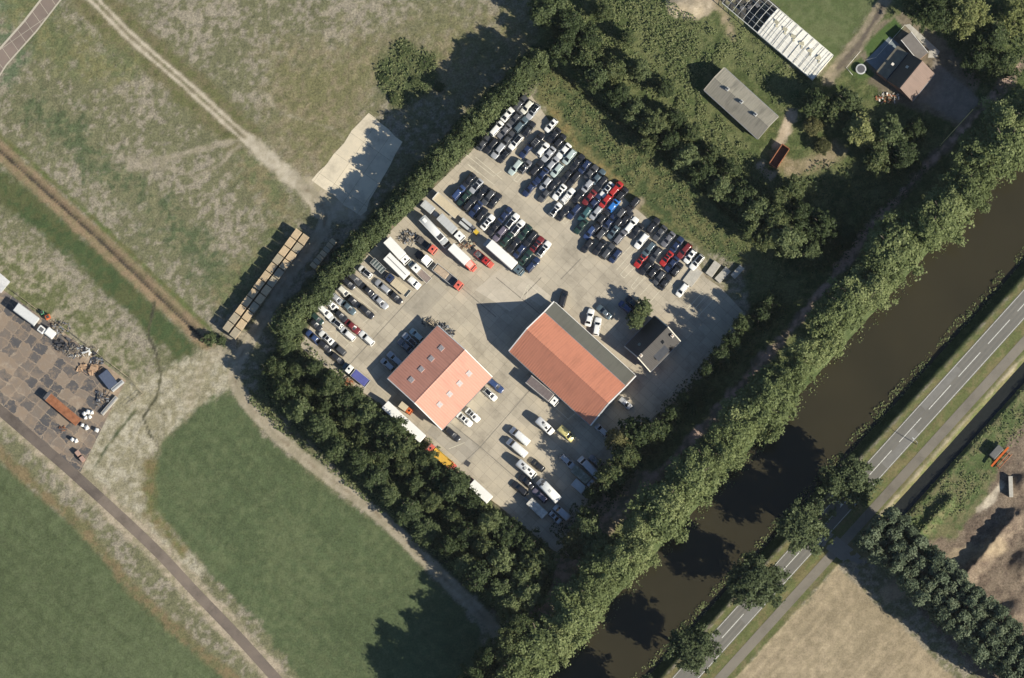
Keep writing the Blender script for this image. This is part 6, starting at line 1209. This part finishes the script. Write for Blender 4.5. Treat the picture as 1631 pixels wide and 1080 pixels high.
# ground cover nobody could count
def cover(name, zones, mat, seed):
    """zones: (polygon, sprays per square metre, spray size, height)"""
    rng = np.random.default_rng(seed); Vs, Fs, o = [], [], 0
    for poly, dens, size, h in zones:
        a = np.array(poly, float); x0, y0 = a.min(0); x1, y1 = a.max(0); n = int((x1-x0)*(y1-y0)*S*S*dens)
        if n < 4: continue
        px, py = rng.uniform(x0, x1, n), rng.uniform(y0, y1, n); wx, wy = (px-815.5)*S, (540-py)*S
        cl = fbm(wx, wy, 2.6, seed+3, 3); d = poly_d(px, py, poly)+8*(vnoise(wx, wy, 2.2, seed)-.5)
        k = (d < 0) & (cl > .42-.10*rng.random(n)); px, py, wx, wy, cl = px[k], py[k], wx[k], wy[k], cl[k]; n = len(px)
        top = h*np.clip((cl-.36)*3.2, .15, 1); z0 = np.maximum(field(wx, wy)[2], -2.49)
        c = np.stack([wx, wy, z0+top*rng.uniform(.3, 1.0, n)], 1); nr = rng.normal(size=(n, 3))*.4+np.array((.25, -.15, .9)); nr /= np.linalg.norm(nr, axis=1)[:, None]
        V, F = leaf_quads(c, nr, size*rng.uniform(.6, 1.3, n), rng); Vs.append(V); Fs.append(F+o); o += len(V)
    stuff(obj(name, fast_mesh(name, np.concatenate(Vs), np.concatenate(Fs)), LM[mat]))
cover('undergrowth', [([(398,600),(420,598),(470,660),(560,735),(640,805),(700,870),(690,895),(610,818),(520,748),(440,682),(402,640)], 9, .26, 1.1),
    ([(430,560),(480,530),(560,612),(690,705),(790,805),(885,880),(870,960),(800,985),(700,890),(600,800),(500,700),(415,620)], 5, .30, 1.6),
    ([(445,500),(860,70),(880,120),(800,195),(690,300),(560,432),(490,530)], 5, .28, 1.6)], 'scrub', 5)
cover('undergrowth', [([(866,40),(1000,150),(1200,320),(1260,420),(1240,470),(1180,440),(1000,290),(860,150)], 4, .22, .6),
    ([(870,0),(1060,0),(1130,40),(1180,75),(1110,130),(1120,160),(1200,240),(1260,300),(1240,330),(1130,270),(960,120),(880,60)], 8, .26, 1.0),
    ([(1160,30),(1200,50),(1330,160),(1300,190),(1240,170),(1170,100)], 6, .22, .7)], 'scrub', 6)
cover('undergrowth', [([NT(-318, -40), NT(-318, 480), NT(-268, 480), NT(-268, -40)], 5, .3, 1.4), ([(1250,300),(1300,260),(1460,250),(1480,270),(1330,430),(1250,440)], 4, .3, 1.5), ([(1480,0),(1640,0),(1640,120),(1590,150),(1540,130)], 4, .3, 1.5)], 'belt', 7)
cover('bank_grass', [([NT(-62, -300), NT(-62, 900), NT(-44, 900), NT(-44, -300)], 5, .26, .45), ([NT(-166, -300), NT(-166, 900), NT(-150, 900), NT(-150, -300)], 2, .24, .2), ([NT(86, 285), NT(86, 900), NT(120, 900), NT(150, 420), NT(108, 300)], 4, .25, .7), ([(600,90),(640,60),(700,90),(690,150),(640,175),(598,140)], 4, .28, .9)], 'scrub', 8)
# ------------------------------------------------------------------ summer air between the aircraft and the ground
hm = bpy.data.materials.new('haze'); hm.use_nodes = True; t_ = hm.node_tree; t_.nodes.remove(t_.nodes['Principled BSDF'])
pv = t_.nodes.new('ShaderNodeVolumePrincipled'); pv.inputs['Color'].default_value = (.90,.94,1.0,1); pv.inputs['Density'].default_value = .0000045; pv.inputs['Anisotropy'].default_value = 0
t_.links.new(pv.outputs[0], t_.nodes['Material Output'].inputs['Volume'])
b = MB(); b.box((0, 0, 1010), (3600, 3600, 2032)); stuff(b.build('haze', hm))
